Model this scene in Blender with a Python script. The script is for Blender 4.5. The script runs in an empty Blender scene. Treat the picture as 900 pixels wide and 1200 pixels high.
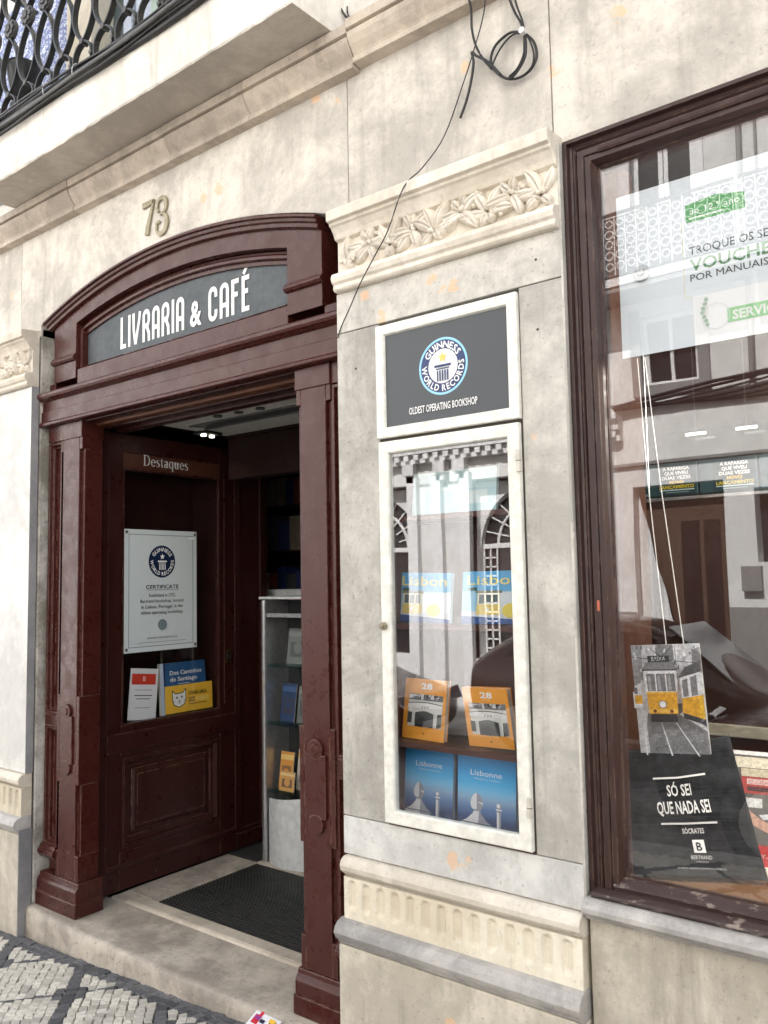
import bpy, bmesh, math, random
from mathutils import Vector, Matrix
random.seed(7)
R = math.radians
scene = bpy.context.scene
COL = scene.collection
# ------------------------------------------------------------------ camera, world, sun, exposure
cam_d = bpy.data.cameras.new('camera')
cam = bpy.data.objects.new('camera', cam_d); COL.objects.link(cam)
yaw, pit, rol = R(37.58), R(4.72), R(-1.045)
fw = Vector((-math.sin(yaw)*math.cos(pit), math.cos(yaw)*math.cos(pit), math.sin(pit)))
rt = Vector((math.cos(yaw), math.sin(yaw), 0)); up = rt.cross(fw)
rt2 = rt*math.cos(rol)+up*math.sin(rol); up2 = -rt*math.sin(rol)+up*math.cos(rol)
m3 = Matrix((rt2, up2, -fw)).transposed().to_4x4(); m3.translation = (0, -2.2, 1.6)
cam.matrix_world = m3
cam_d.sensor_fit = 'HORIZONTAL'; cam_d.sensor_width = 36; cam_d.lens = 36*960/900
cam_d.clip_start = .05; cam_d.clip_end = 500
scene.camera = cam
SUN_EL = 46
w = bpy.data.worlds.new('World'); scene.world = w; w.use_nodes = True
nt = w.node_tree
sky = nt.nodes.new('ShaderNodeTexSky'); sky.sky_type = 'NISHITA'; sky.sun_disc = False
sky.sun_elevation = R(SUN_EL); sky.sun_rotation = R(0)
bg = nt.nodes['Background']; bg.inputs[1].default_value = .15
hs = nt.nodes.new('ShaderNodeHueSaturation'); hs.inputs['Saturation'].default_value = .38   # thin bright haze
nt.links.new(sky.outputs[0], hs.inputs['Color']); nt.links.new(hs.outputs[0], bg.inputs[0])
sd = bpy.data.lights.new('sun', 'SUN'); sd.energy = 5; sd.angle = R(.5); sd.color = (1, .975, .945)
sun = bpy.data.objects.new('sun', sd); COL.objects.link(sun); sun.rotation_euler = (-R(90-SUN_EL), 0, 0); sun.location = (0, 5, 15)
scene.view_settings.view_transform = 'Standard'; scene.view_settings.look = 'None'
scene.view_settings.exposure = 1.50; scene.view_settings.gamma = 1
scene.cycles.max_bounces = 10; scene.cycles.transparent_max_bounces = 16; scene.cycles.glossy_bounces = 5; scene.cycles.diffuse_bounces = 5
scene.cycles.sample_clamp_indirect = 8; scene.cycles.caustics_reflective = False; scene.cycles.caustics_refractive = False
scene.cycles.use_denoising = True

# ------------------------------------------------------------------ materials
def s2l(c):
    f = lambda v: v/12.92 if v <= .04045 else ((v+.055)/1.055)**2.4
    return tuple(f(v) for v in c[:3])
def hx(r, g, b): return s2l((r/255, g/255, b/255))
class MT:
    def __init__(s, name, rough=.6, spec=.5):
        s.m = bpy.data.materials.new(name); s.m.use_nodes = True; s.t = s.m.node_tree; s.b = s.t.nodes['Principled BSDF']
        s.b.inputs['Roughness'].default_value = rough; s.b.inputs['Specular IOR Level'].default_value = spec
        s._tc = None
    def n(s, ty, **k):
        x = s.t.nodes.new(ty)
        for a, v in k.items(): setattr(x, a, v)
        return x
    def l(s, a, b): s.t.links.new(a, b)
    vary = 0.
    def coord(s, scale=(1, 1, 1), rot=(0, 0, 0), raw=False):
        if s._tc is None:
            s._tc = s.n('ShaderNodeTexCoord'); s._src = s._tc.outputs['Object']
            if s.vary:
                oi = s.n('ShaderNodeObjectInfo'); ad = s.n('ShaderNodeVectorMath', operation='ADD'); s.rnd = oi.outputs['Random']
                s.l(s._src, ad.inputs[0]); s.l(s.math('MULTIPLY', s.rnd, s.vary), ad.inputs[1]); s._src = ad.outputs[0]
        mp = s.n('ShaderNodeMapping'); mp.inputs['Scale'].default_value = scale; mp.inputs['Rotation'].default_value = rot
        s.l(s._tc.outputs['Object'] if raw else s._src, mp.inputs[0]); return mp.outputs[0]
    def noise(s, scale, detail=6, rough=.6, mp=(1, 1, 1), dist=0):
        x = s.n('ShaderNodeTexNoise'); x.inputs['Scale'].default_value = scale; x.inputs['Detail'].default_value = detail
        x.inputs['Roughness'].default_value = rough; x.inputs['Distortion'].default_value = dist
        s.l(s.coord(mp), x.inputs['Vector']); return x.outputs['Fac']
    def ramp(s, v, a, b, lo=0., hi=1.):
        x = s.n('ShaderNodeMapRange'); x.clamp = True; x.interpolation_type = 'SMOOTHSTEP'
        for i, q in enumerate((a, b, lo, hi)): x.inputs[i+1].default_value = q
        s.l(v, x.inputs[0]); return x.outputs[0]
    def mix(s, f, a, b, mode='MIX'):
        x = s.n('ShaderNodeMix', data_type='RGBA', blend_type=mode)
        for v, i in ((f, 0), (a, 6), (b, 7)):
            if isinstance(v, (int, float)): x.inputs[i].default_value = v
            elif isinstance(v, tuple): x.inputs[i].default_value = (*v, 1)
            else: s.l(v, x.inputs[i])
        return x.outputs[2]
    def math(s, op, a, b=0.):
        x = s.n('ShaderNodeMath', operation=op)
        for v, i in ((a, 0), (b, 1)):
            if isinstance(v, (int, float)): x.inputs[i].default_value = v
            else: s.l(v, x.inputs[i])
        return x.outputs[0]
    def col(s, v):
        if isinstance(v, tuple): s.b.inputs['Base Color'].default_value = (*v, 1)
        else: s.l(v, s.b.inputs['Base Color'])
    def bump(s, v, strength=.2, dist=.01):
        x = s.n('ShaderNodeBump'); x.inputs['Strength'].default_value = strength; x.inputs['Distance'].default_value = dist
        s.l(v, x.inputs['Height']); s.l(x.outputs[0], s.b.inputs['Normal'])
    def rough(s, v): s.l(v, s.b.inputs['Roughness'])
def plain(name, c, rough=.6, metal=0., spec=.5):
    x = MT(name, rough, spec); x.b.inputs['Metallic'].default_value = metal
    v = x.ramp(x.noise(30, 4), .3, .7, .86, 1.08); x.col(x.mix(1., c, v, 'MULTIPLY')); x.rough(x.ramp(x.noise(9, 4), .3, .7, rough*.85, min(1, rough*1.15)))
    return x.m
def stone(name, ca, cb, pit=.5, streak=.25, stain=0., rough=.75, dark=None, bump=.25, spots=()):
    x = MT(name, rough, .35); x.vary = 17.
    c = x.mix(x.ramp(x.noise(2.1, 9, .72, dist=.3), .40, .60), tuple(v*.92 for v in ca), cb)
    c = x.mix(x.ramp(x.noise(9, 9, .75), .40, .72, 0, .48), c, tuple(v*.72 for v in ca))
    c = x.mix(x.ramp(x.noise(4.3, 7, .7, (1, 1, .6)), .55, .72, 0, .45), c, tuple(min(1, v*1.22) for v in cb))
    st = x.ramp(x.noise(3.2, 7, .68, (4, 4, .4)), .5, .76, 0, streak*1.25)
    c = x.mix(st, c, tuple(v*.5 for v in ca))
    c = x.mix(x.ramp(x.noise(23, 6, .75, (1.3, 1.3, .8)), .58, .72, 0, pit*.55), c, tuple(v*.62 for v in ca))
    g = x.ramp(x.noise(60, 3, .6), .60, .72, 0, pit*.6)
    c = x.mix(g, c, tuple(v*.45 for v in ca))
    vo = x.n('ShaderNodeTexVoronoi'); vo.inputs['Scale'].default_value = 26; x.l(x.coord(), vo.inputs['Vector'])
    p = x.math('MULTIPLY', x.ramp(vo.outputs['Distance'], .03, .085, 1, 0), x.ramp(x.noise(5, 3), .55, .65, 0, pit*.6))
    c = x.mix(p, c, (.05, .04, .035))
    c = x.mix(1., c, x.ramp(x.rnd, 0, 1, .93, 1.06), 'MULTIPLY')
    if spots:
        m = None
        for px, pz, pr in spots:
            d = x.n('ShaderNodeVectorMath', operation='DISTANCE'); x.l(x.coord((1, 0, 1), raw=True), d.inputs[0]); d.inputs[1].default_value = (px, 0, pz)
            q = x.ramp(d.outputs['Value'], pr*.35, pr*1.25, 1, 0); m = q if m is None else x.math('MAXIMUM', m, q)
        m = x.ramp(x.math('ADD', x.math('MULTIPLY', m, .95), x.math('MULTIPLY', x.math('SUBTRACT', x.noise(17, 7, .75), .5), 3.4)), .70, .95, 0, .7)
        c = x.mix(m, c, hx(224, 184, 146))
    x.col(c)
    x.bump(x.math('ADD', x.noise(38, 6, .7), x.math('MULTIPLY', p, -1.2)), bump, .006)
    return x.m
def wood(name, c, rough=.38, chip=0., grain=.25, worn=None, edge=0.):
    x = MT(name, rough, .4); x.vary = 11.
    g = x.noise(7, 6, .6, (9, 9, .55))
    k = x.mix(x.ramp(g, .3, .7, 0, grain), c, tuple(v*.55 for v in c))
    k = x.mix(x.ramp(x.noise(3.1, 7, .65), .45, .72, 0, .3), k, tuple(min(1, v*1.45+.004) for v in c))
    k = x.mix(x.ramp(x.noise(13, 7, .75, (1, 1, .5)), .55, .75, 0, .22), k, tuple(min(1, v*1.2+.020) for v in c))
    if chip:
        ge = x.n('ShaderNodeNewGeometry'); sp = x.n('ShaderNodeSeparateXYZ'); x.l(ge.outputs['Position'], sp.inputs[0])
        ch = x.ramp(x.noise(30, 6, .7, (1, 1, .6)), .675, .69); lo = x.ramp(sp.outputs['Z'], .10, .55, 1., .06)
        m = x.math('MULTIPLY', x.math('MULTIPLY', ch, lo), chip)
        if edge:
            bv = x.n('ShaderNodeBevel'); bv.samples = 3; bv.inputs['Radius'].default_value = .007
            dt = x.n('ShaderNodeVectorMath', operation='DOT_PRODUCT'); x.l(bv.outputs[0], dt.inputs[0]); x.l(ge.outputs['True Normal'], dt.inputs[1])
            e = x.ramp(dt.outputs['Value'], .93, .75, 0, 1); e2 = x.ramp(sp.outputs['Z'], .1, 2.6, .66, .30)
            e = x.math('MULTIPLY', e, x.ramp(x.math('ADD', x.noise(26, 6, .75, (1, 1, .6)), x.math('MULTIPLY', e2, .25)), .60, .66, 0, edge))
            k = x.mix(e, k, hx(158, 128, 112))
        k = x.mix(m, k, hx(190, 165, 150))
    if worn:
        k = x.mix(x.ramp(x.noise(16, 6, .7, (1, .6, 3)), .53, .64, 0, .8), k, worn)
    x.col(k); x.rough(x.ramp(x.noise(12, 6, .7), .3, .7, rough*.7, rough*1.45))
    x.bump(x.math('ADD', g, x.math('MULTIPLY', x.noise(60, 4), .5)), .16, .004)
    return x.m
def glass(name, ior, tint=(1, 1, 1)):
    m = bpy.data.materials.new(name); m.use_nodes = True; t = m.node_tree; t.nodes.clear()
    o = t.nodes.new('ShaderNodeOutputMaterial'); mx = t.nodes.new('ShaderNodeMixShader'); tr = t.nodes.new('ShaderNodeBsdfTransparent')
    gl = t.nodes.new('ShaderNodeBsdfGlossy'); gl.inputs['Roughness'].default_value = .0; tr.inputs[0].default_value = (*tint, 1)
    fr = t.nodes.new('ShaderNodeFresnel'); ge = t.nodes.new('ShaderNodeNewGeometry')
    mr = t.nodes.new('ShaderNodeMapRange'); mr.inputs[3].default_value = ior; mr.inputs[4].default_value = 1/ior
    t.links.new(ge.outputs['Backfacing'], mr.inputs[0]); t.links.new(mr.outputs[0], fr.inputs['IOR'])
    tc = t.nodes.new('ShaderNodeTexCoord'); nz = t.nodes.new('ShaderNodeTexNoise'); nz.inputs['Scale'].default_value = 1.6; nz.inputs['Detail'].default_value = 1
    bp = t.nodes.new('ShaderNodeBump'); bp.inputs['Strength'].default_value = .05; bp.inputs['Distance'].default_value = .02
    t.links.new(tc.outputs['Object'], nz.inputs['Vector']); t.links.new(nz.outputs['Fac'], bp.inputs['Height']); t.links.new(bp.outputs[0], gl.inputs['Normal'])
    t.links.new(fr.outputs[0], mx.inputs[0]); t.links.new(tr.outputs[0], mx.inputs[1]); t.links.new(gl.outputs[0], mx.inputs[2]); t.links.new(mx.outputs[0], o.inputs[0])
    return m
def printmat(name, rough=.35, grain=0.):
    x = MT(name, rough, .4); a = x.n('ShaderNodeVertexColor'); a.layer_name = 'Col'
    c = a.outputs[0]
    if grain: c = x.mix(grain, c, x.ramp(x.noise(90, 5, .7), .3, .7, .2, 1.7), 'MULTIPLY')
    x.col(c); return x.m
def emit(name, c, s):
    m = bpy.data.materials.new(name); m.use_nodes = True; b = m.node_tree.nodes['Principled BSDF']
    b.inputs['Emission Color'].default_value = (*c, 1); b.inputs['Emission Strength'].default_value = s; return m

M = dict(
 wall=stone('wall_limestone', hx(190, 184, 175), hx(219, 212, 201), .55, .35, 0, spots=((-2.57, 3.27, .05), (-2.68, 3.26, .035), (-2.02, 3.46, .05), (-1.92, 3.39, .035), (-1.03, 3.16, .045), (-.93, 3.17, .035), (-.83, 3.25, .04), (-4.28, 3.20, .04), (-1.35, 3.30, .03))),
 pier=stone('pier_limestone', hx(176, 172, 165), hx(206, 202, 194), .8, .4, 0, spots=((-1.48, 2.59, .030), (-1.44, 2.55, .028), (-1.39, 2.55, .032), (-1.69, 2.51, .035), (-1.76, 2.60, .025), (-1.12, 2.02, .02))),
 pierlow=stone('pier_pale_limestone', hx(196, 195, 192), hx(218, 217, 213), .9, .25, 0, spots=((-1.44, .72, .045), (-1.40, .735, .03))),
 pale=stone('glare_pale_limestone', hx(216, 214, 210), hx(234, 232, 228), .4, .3),  # paler stone colour stands in for glare on the left pier
 cream=stone('cream_limestone', hx(222, 211, 190), hx(233, 225, 208), .5, .35),
 carve=stone('carved_limestone', hx(218, 208, 192), hx(234, 226, 213), .5, .35, bump=.5),
 grey=stone('grey_marble', hx(160, 157, 155), hx(194, 190, 186), .6, .3, 0, .5),
 base=stone('base_limestone', hx(186, 178, 164), hx(212, 204, 190), .8, .5, spots=((-.62, .42, .04), (-1.45, .25, .035))),
 rough=stone('rough_jamb_stone', hx(140, 134, 124), hx(205, 200, 192), 1., .5, 0, .9, bump=.9),
 side=stone('grey_side_stone', hx(140, 140, 143), hx(158, 157, 158), .2, .1),
 course=stone('moulding_limestone', hx(178, 166, 152), hx(205, 192, 176), .5, .35),
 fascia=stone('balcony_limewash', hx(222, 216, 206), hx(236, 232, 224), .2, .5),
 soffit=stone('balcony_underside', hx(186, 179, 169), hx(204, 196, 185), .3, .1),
 step=stone('step_limestone', hx(166, 156, 145), hx(204, 194, 180), 1., .4, .0, .6),
 nosing=stone('worn_nosing', hx(178, 167, 152), hx(202, 191, 176), .5, .2),
 joint=plain('dark_joint', hx(70, 64, 58), .9),
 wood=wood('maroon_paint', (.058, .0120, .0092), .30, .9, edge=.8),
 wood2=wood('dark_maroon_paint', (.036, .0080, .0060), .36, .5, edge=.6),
 wood3=wood('window_brown_paint', (.044, .0225, .0195), .40, .5, edge=.6),
 woodsill=wood('worn_sill_paint', (.05, .032, .03), .5, .5, .3, hx(150, 138, 130)),
 inner=wood('varnished_wood', (.12, .042, .018), .4),
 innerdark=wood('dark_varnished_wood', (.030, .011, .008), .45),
 nichew=wood('niche_red_wood', (.030, .0095, .007), .4),
 sidew=wood('display_side_wood', (.050, .019, .010), .45),
 lintelw=plain('dark_lintel_wood', (.014, .006, .005), .8, 0, .1),  # even dark brown of the lintel, low sheen
 shelf=wood('case_shelf_wood', (.075, .026, .018), .4),
 floorw=wood('display_floor_wood', (.20, .10, .045), .45),
 board=wood('sign_board_wood', (.10, .035, .020), .4),
 framew=plain('cream_frame_paint', hx(230, 228, 219), .45),
 framegrey=plain('grey_metal_frame', hx(205, 200, 188), .4),
 signgrey=plain('sign_slate_grey', hx(88, 93, 97), .55, 0, .25),
 white=plain('white_paint', (.80, .79, .77), .5),
 whitesign=plain('white_letter_paint', (.86, .86, .85), .5),
 bronze=plain('bronze', hx(150, 142, 118), .45, .3),
 brass=plain('brass', (.45, .33, .15), .35, 1.),
 iron=plain('black_wrought_iron', (.018, .018, .02), .38),
 irong=plain('worn_iron', (.06, .057, .055), .42),
 cable=plain('black_cable', (.012, .012, .013), .45),
 cableg=plain('grey_cable', (.10, .10, .10), .5),
 rubber=plain('rubber_mat', (.028, .028, .028), .6),
 alu=plain('aluminium', (.62, .62, .63), .35, .8),
 ceil=plain('ceiling_paint', hx(190, 190, 184), .6),
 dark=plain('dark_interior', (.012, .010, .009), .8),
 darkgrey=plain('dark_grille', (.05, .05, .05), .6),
 rackw=plain('rack_white', (.72, .74, .74), .4),
 prt=printmat('printed_paper', .38), prtg=printmat('printed_photo', .3, .35), prtm=printmat('printed_matt', .6),
 paper=plain('paper_edge', (.72, .70, .64), .8),
 cloth=None, glass=glass('window_glass', 1.92), caseglass=glass('case_glass', 2.15), doorglass=glass('door_glass', 1.4),
 acrylic=glass('clear_acrylic', 1.25, (.86, .95, .95)),
 lamp=emit('lamp_glow', (1, .93, .8), 5), tubelamp=emit('tube_glow', (1, .98, .95), 4),
 opp=stone('opposite_plaster', (.74, .73, .70), (.80, .79, .76), .1, .12),
 oppw=stone('opposite_white_stone', (.78, .77, .75), (.82, .81, .8), .1, .1),
 oppb=plain('opposite_brown', (.10, .055, .035), .5),
 oppd=plain('opposite_dark_glass', (.03, .028, .03), .12),
 railshade=plain('rail_shade_grey', (.13, .135, .14), .7),
 ledge=plain('ledge_grey', (.25, .24, .23), .7),
 curtain=plain('white_curtain', (.82, .81, .80), .8),
 road=plain('road_setts', (.20, .165, .15), .85),
 kerb=stone('kerb_limestone', hx(170, 168, 162), hx(190, 186, 178), .3, .1),
 green=plain('pale_green_shutter', hx(172, 190, 176), .5), teal=plain('dark_teal_door', hx(70, 84, 88), .45),
 lightblue=plain('pale_blue_paint', hx(196, 204, 220), .5),
 carb=plain('brown_car_paint', (.09, .05, .035), .2), cark=plain('black_car_paint', (.012, .012, .014), .15), carg=plain('car_glass_glare', (.38, .40, .40), .12),  # windscreen glass painted pale for the white it reflects
 tyre=plain('tyre_rubber', (.015, .015, .015), .8), chrome=plain('chrome', (.7, .7, .72), .15, 1.),
)
def cloth_mat():
    x = MT('black_cotton', .85, .2); wv = x.n('ShaderNodeTexWave'); wv.inputs['Scale'].default_value = 22; wv.bands_direction = 'Z'; wv.inputs['Distortion'].default_value = 4; wv.inputs['Detail'].default_value = 3
    x.l(x.coord((.35, .35, 1)), wv.inputs['Vector'])
    x.col(x.mix(x.ramp(x.noise(30, 5), .3, .7), (.016, .017, .019), (.036, .038, .042)))
    x.bump(x.math('ADD', x.math('MULTIPLY', wv.outputs['Fac'], .06), x.math('MULTIPLY', x.noise(16, 6, .65, (.6, .6, 2)), 1.6)), .6, .008); return x.m
M['cloth'] = cloth_mat()
def tile_mat():
    x = MT('blue_tile_glaze', .2, .5); n = x.noise(48, 6, .75, dist=1.0); n2 = x.noise(7, 2)
    c = x.mix(x.ramp(x.math('ADD', n, x.math('MULTIPLY', n2, .35)), .60, .68), hx(222, 226, 234), hx(118, 128, 172)); x.col(c); return x.m
M['tile'] = tile_mat()
def cobble_mat(name, a, b):
    x = MT(name, .7, .4); oi = x.n('ShaderNodeObjectInfo')
    k = x.mix(oi.outputs['Random'], a, b); k = x.mix(x.ramp(x.noise(45, 5, .7), .4, .72, 0, .5), k, tuple(v*.5 for v in a))
    x.col(k); x.bump(x.noise(70, 5), .5, .004); return x.m
M['cob'] = cobble_mat('pale_limestone_sett', hx(182, 177, 168), hx(234, 229, 217))
M['cobd'] = cobble_mat('dark_basalt_sett', (.07, .072, .08), (.17, .17, .18))
def ground_mat():
    x = MT('sett_joint_sand', .9, .3); x.col(x.mix(x.noise(50, 5), (.09, .085, .078), (.18, .165, .145))); x.bump(x.noise(60, 4), .4); return x.m
M['sand'] = ground_mat()

# ------------------------------------------------------------------ mesh builder
class B:
    def __init__(s): s.v = []; s.f = []
    def add(s, vs, fs):
        k = len(s.v); s.v += [tuple(p) for p in vs]; s.f += [tuple(i+k for i in f) for f in fs]; return s
    def box(s, x0, x1, y0, y1, z0, z1):
        return s.add([(x, y, z) for z in (z0, z1) for y in (y0, y1) for x in (x0, x1)],
                     [(0, 2, 3, 1), (4, 5, 7, 6), (0, 1, 5, 4), (2, 6, 7, 3), (0, 4, 6, 2), (1, 3, 7, 5)])
    def extx(s, prof, x0, x1):          # closed (y,z) profile along x
        n = len(prof); return s.add([(x0, y, z) for y, z in prof]+[(x1, y, z) for y, z in prof],
            [(i, (i+1) % n, n+(i+1) % n, n+i) for i in range(n)]+[tuple(range(n))[::-1], tuple(range(n, 2*n))])
    def exty(s, poly, y0, y1):          # closed (x,z) polygon along y
        n = len(poly); return s.add([(x, y0, z) for x, z in poly]+[(x, y1, z) for x, z in poly],
            [(i, (i+1) % n, n+(i+1) % n, n+i) for i in range(n)]+[tuple(range(n))[::-1], tuple(range(n, 2*n))])
    def extz(s, poly, z0, z1):
        n = len(poly); return s.add([(x, y, z0) for x, y in poly]+[(x, y, z1) for x, y in poly],
            [(i, (i+1) % n, n+(i+1) % n, n+i) for i in range(n)]+[tuple(range(n))[::-1], tuple(range(n, 2*n))])
    def tube(s, pts, r, n=6, closed=False, flat=None):
        pts = [Vector(p) for p in pts]; m = len(pts); vs = []
        for i, p in enumerate(pts):
            a = pts[(i-1) % m] if (closed or i) else p; b = pts[(i+1) % m] if (closed or i < m-1) else p
            t = (b-a).normalized(); h = Vector((0, 0, 1)) if abs(t.z) < .9 else Vector((0, 1, 0))
            if flat: h = Vector((0, 1, 0))
            u = t.cross(h).normalized(); q = u.cross(t)
            for j in range(n):
                an = 2*math.pi*(j+.5)/n
                if flat: d = u*math.copysign(flat[0], math.cos(an))+q*math.copysign(flat[1], math.sin(an))
                else: d = (u*math.cos(an)+q*math.sin(an))*r
                vs.append(p+d)
        fs = []
        for i in range(m if closed else m-1):
            for j in range(n): a = i*n+j; b = i*n+(j+1) % n; c = ((i+1) % m)*n; fs.append((a, b, c+(j+1) % n, c+j))
        if not closed: fs += [tuple(range(n))[::-1], tuple(range((m-1)*n, m*n))]
        return s.add(vs, fs)
    def disc(s, c, r, y0, y1, n=20, axis='y'):
        P = [(r*math.cos(2*math.pi*i/n), r*math.sin(2*math.pi*i/n)) for i in range(n)]
        if axis == 'y': return s.exty([(c[0]+a, c[1]+b) for a, b in P], y0, y1)
        k = len(s.v); s.extz([(c[0]+a, c[1]+b) for a, b in P], y0, y1)
        if axis == 'x': s.v[k:] = [(z, x, y) for x, y, z in s.v[k:]]
        return s
    def ring(s, x0, x1, z0, z1, prof):      # mitred frame; prof = open list of (inset, y) from outside to inside
        vs = []
        for i, y in prof: vs += [(x0+i, y, z0+i), (x1-i, y, z0+i), (x1-i, y, z1-i), (x0+i, y, z1-i)]
        fs = []
        for k in range(len(prof)-1):
            for j in range(4): a = k*4+j; b = k*4+(j+1) % 4; fs.append((a, b, b+4, a+4))
        return s.add(vs, fs)
    def arc(s, cx, cz, a0, a1, prof, n=28):     # closed profile of (radius, y) swept over an arc, angle from +x
        m = len(prof); vs = []
        for i in range(n+1):
            a = a0+(a1-a0)*i/n; vs += [(cx+r*math.cos(a), y, cz+r*math.sin(a)) for r, y in prof]
        fs = [(i*m+j, i*m+(j+1) % m, (i+1)*m+(j+1) % m, (i+1)*m+j) for i in range(n) for j in range(m)]
        return s.add(vs, fs+[tuple(range(m))[::-1], tuple(range(n*m, n*m+m))])
    def xf(s, mat, k=0): s.v[k:] = [tuple(mat @ Vector(p)) for p in s.v[k:]]; return s
    def swap_yx(s, x):      # turn geometry drawn in (u=x, depth=y, z) into the plane x = const facing +x: u -> y, depth y -> x - y
        s.v = [(x-p[1], p[0], p[2]) for p in s.v]; s.f = [tuple(f) for f in s.f]; return s
    def mesh(s, name, mats, smooth=False):
        me = bpy.data.meshes.new(name); me.from_pydata(s.v, [], s.f)
        bm = bmesh.new(); bm.from_mesh(me); bmesh.ops.recalc_face_normals(bm, faces=bm.faces); bm.to_mesh(me); bm.free()
        for m in (mats if isinstance(mats, (list, tuple)) else [mats]): me.materials.append(m)
        if smooth: me.polygons.foreach_set('use_smooth', [True]*len(me.polygons))
        return me
def link(name, me, parent=None, loc=(0, 0, 0)):
    o = bpy.data.objects.new(name, me); COL.objects.link(o)
    if parent is not None: o.parent = parent
    o.location = loc; return o
def wpos(o):
    p = Vector(o.location)
    while o.parent is not None: o = o.parent; p += Vector(o.location)
    return p
def obj(name, b, mat, parent=None, bevel=0., smooth=False, local=False):
    """link b as one mesh object; world coordinates in the mesh unless local"""
    o = link(name, b.mesh(name, mat, smooth), parent)
    if parent is not None and not local: o.location = -wpos(parent)
    if bevel:
        md = o.modifiers.new('bevel', 'BEVEL'); md.width = bevel; md.segments = 2; md.limit_method = 'ANGLE'; md.angle_limit = R(40)
    if smooth == 'auto':
        pass
    return o
def tag(o, label, cat, group=None, kind=None):
    o['label'] = label; o['category'] = cat
    if group: o['group'] = group
    if kind: o['kind'] = kind
    return o
def thing(name, loc, label, cat, group=None, rot=(0, 0, 0)):
    o = bpy.data.objects.new(name, None); COL.objects.link(o); o.location = loc; o.rotation_euler = rot; o.empty_display_size = .1
    return tag(o, label, cat, group)
def structure(name, b, mat, bevel=0., smooth=False):
    o = obj(name, b, mat, None, bevel, smooth); o['kind'] = 'structure'; return o
def bx(*a): return B().box(*a)

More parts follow.
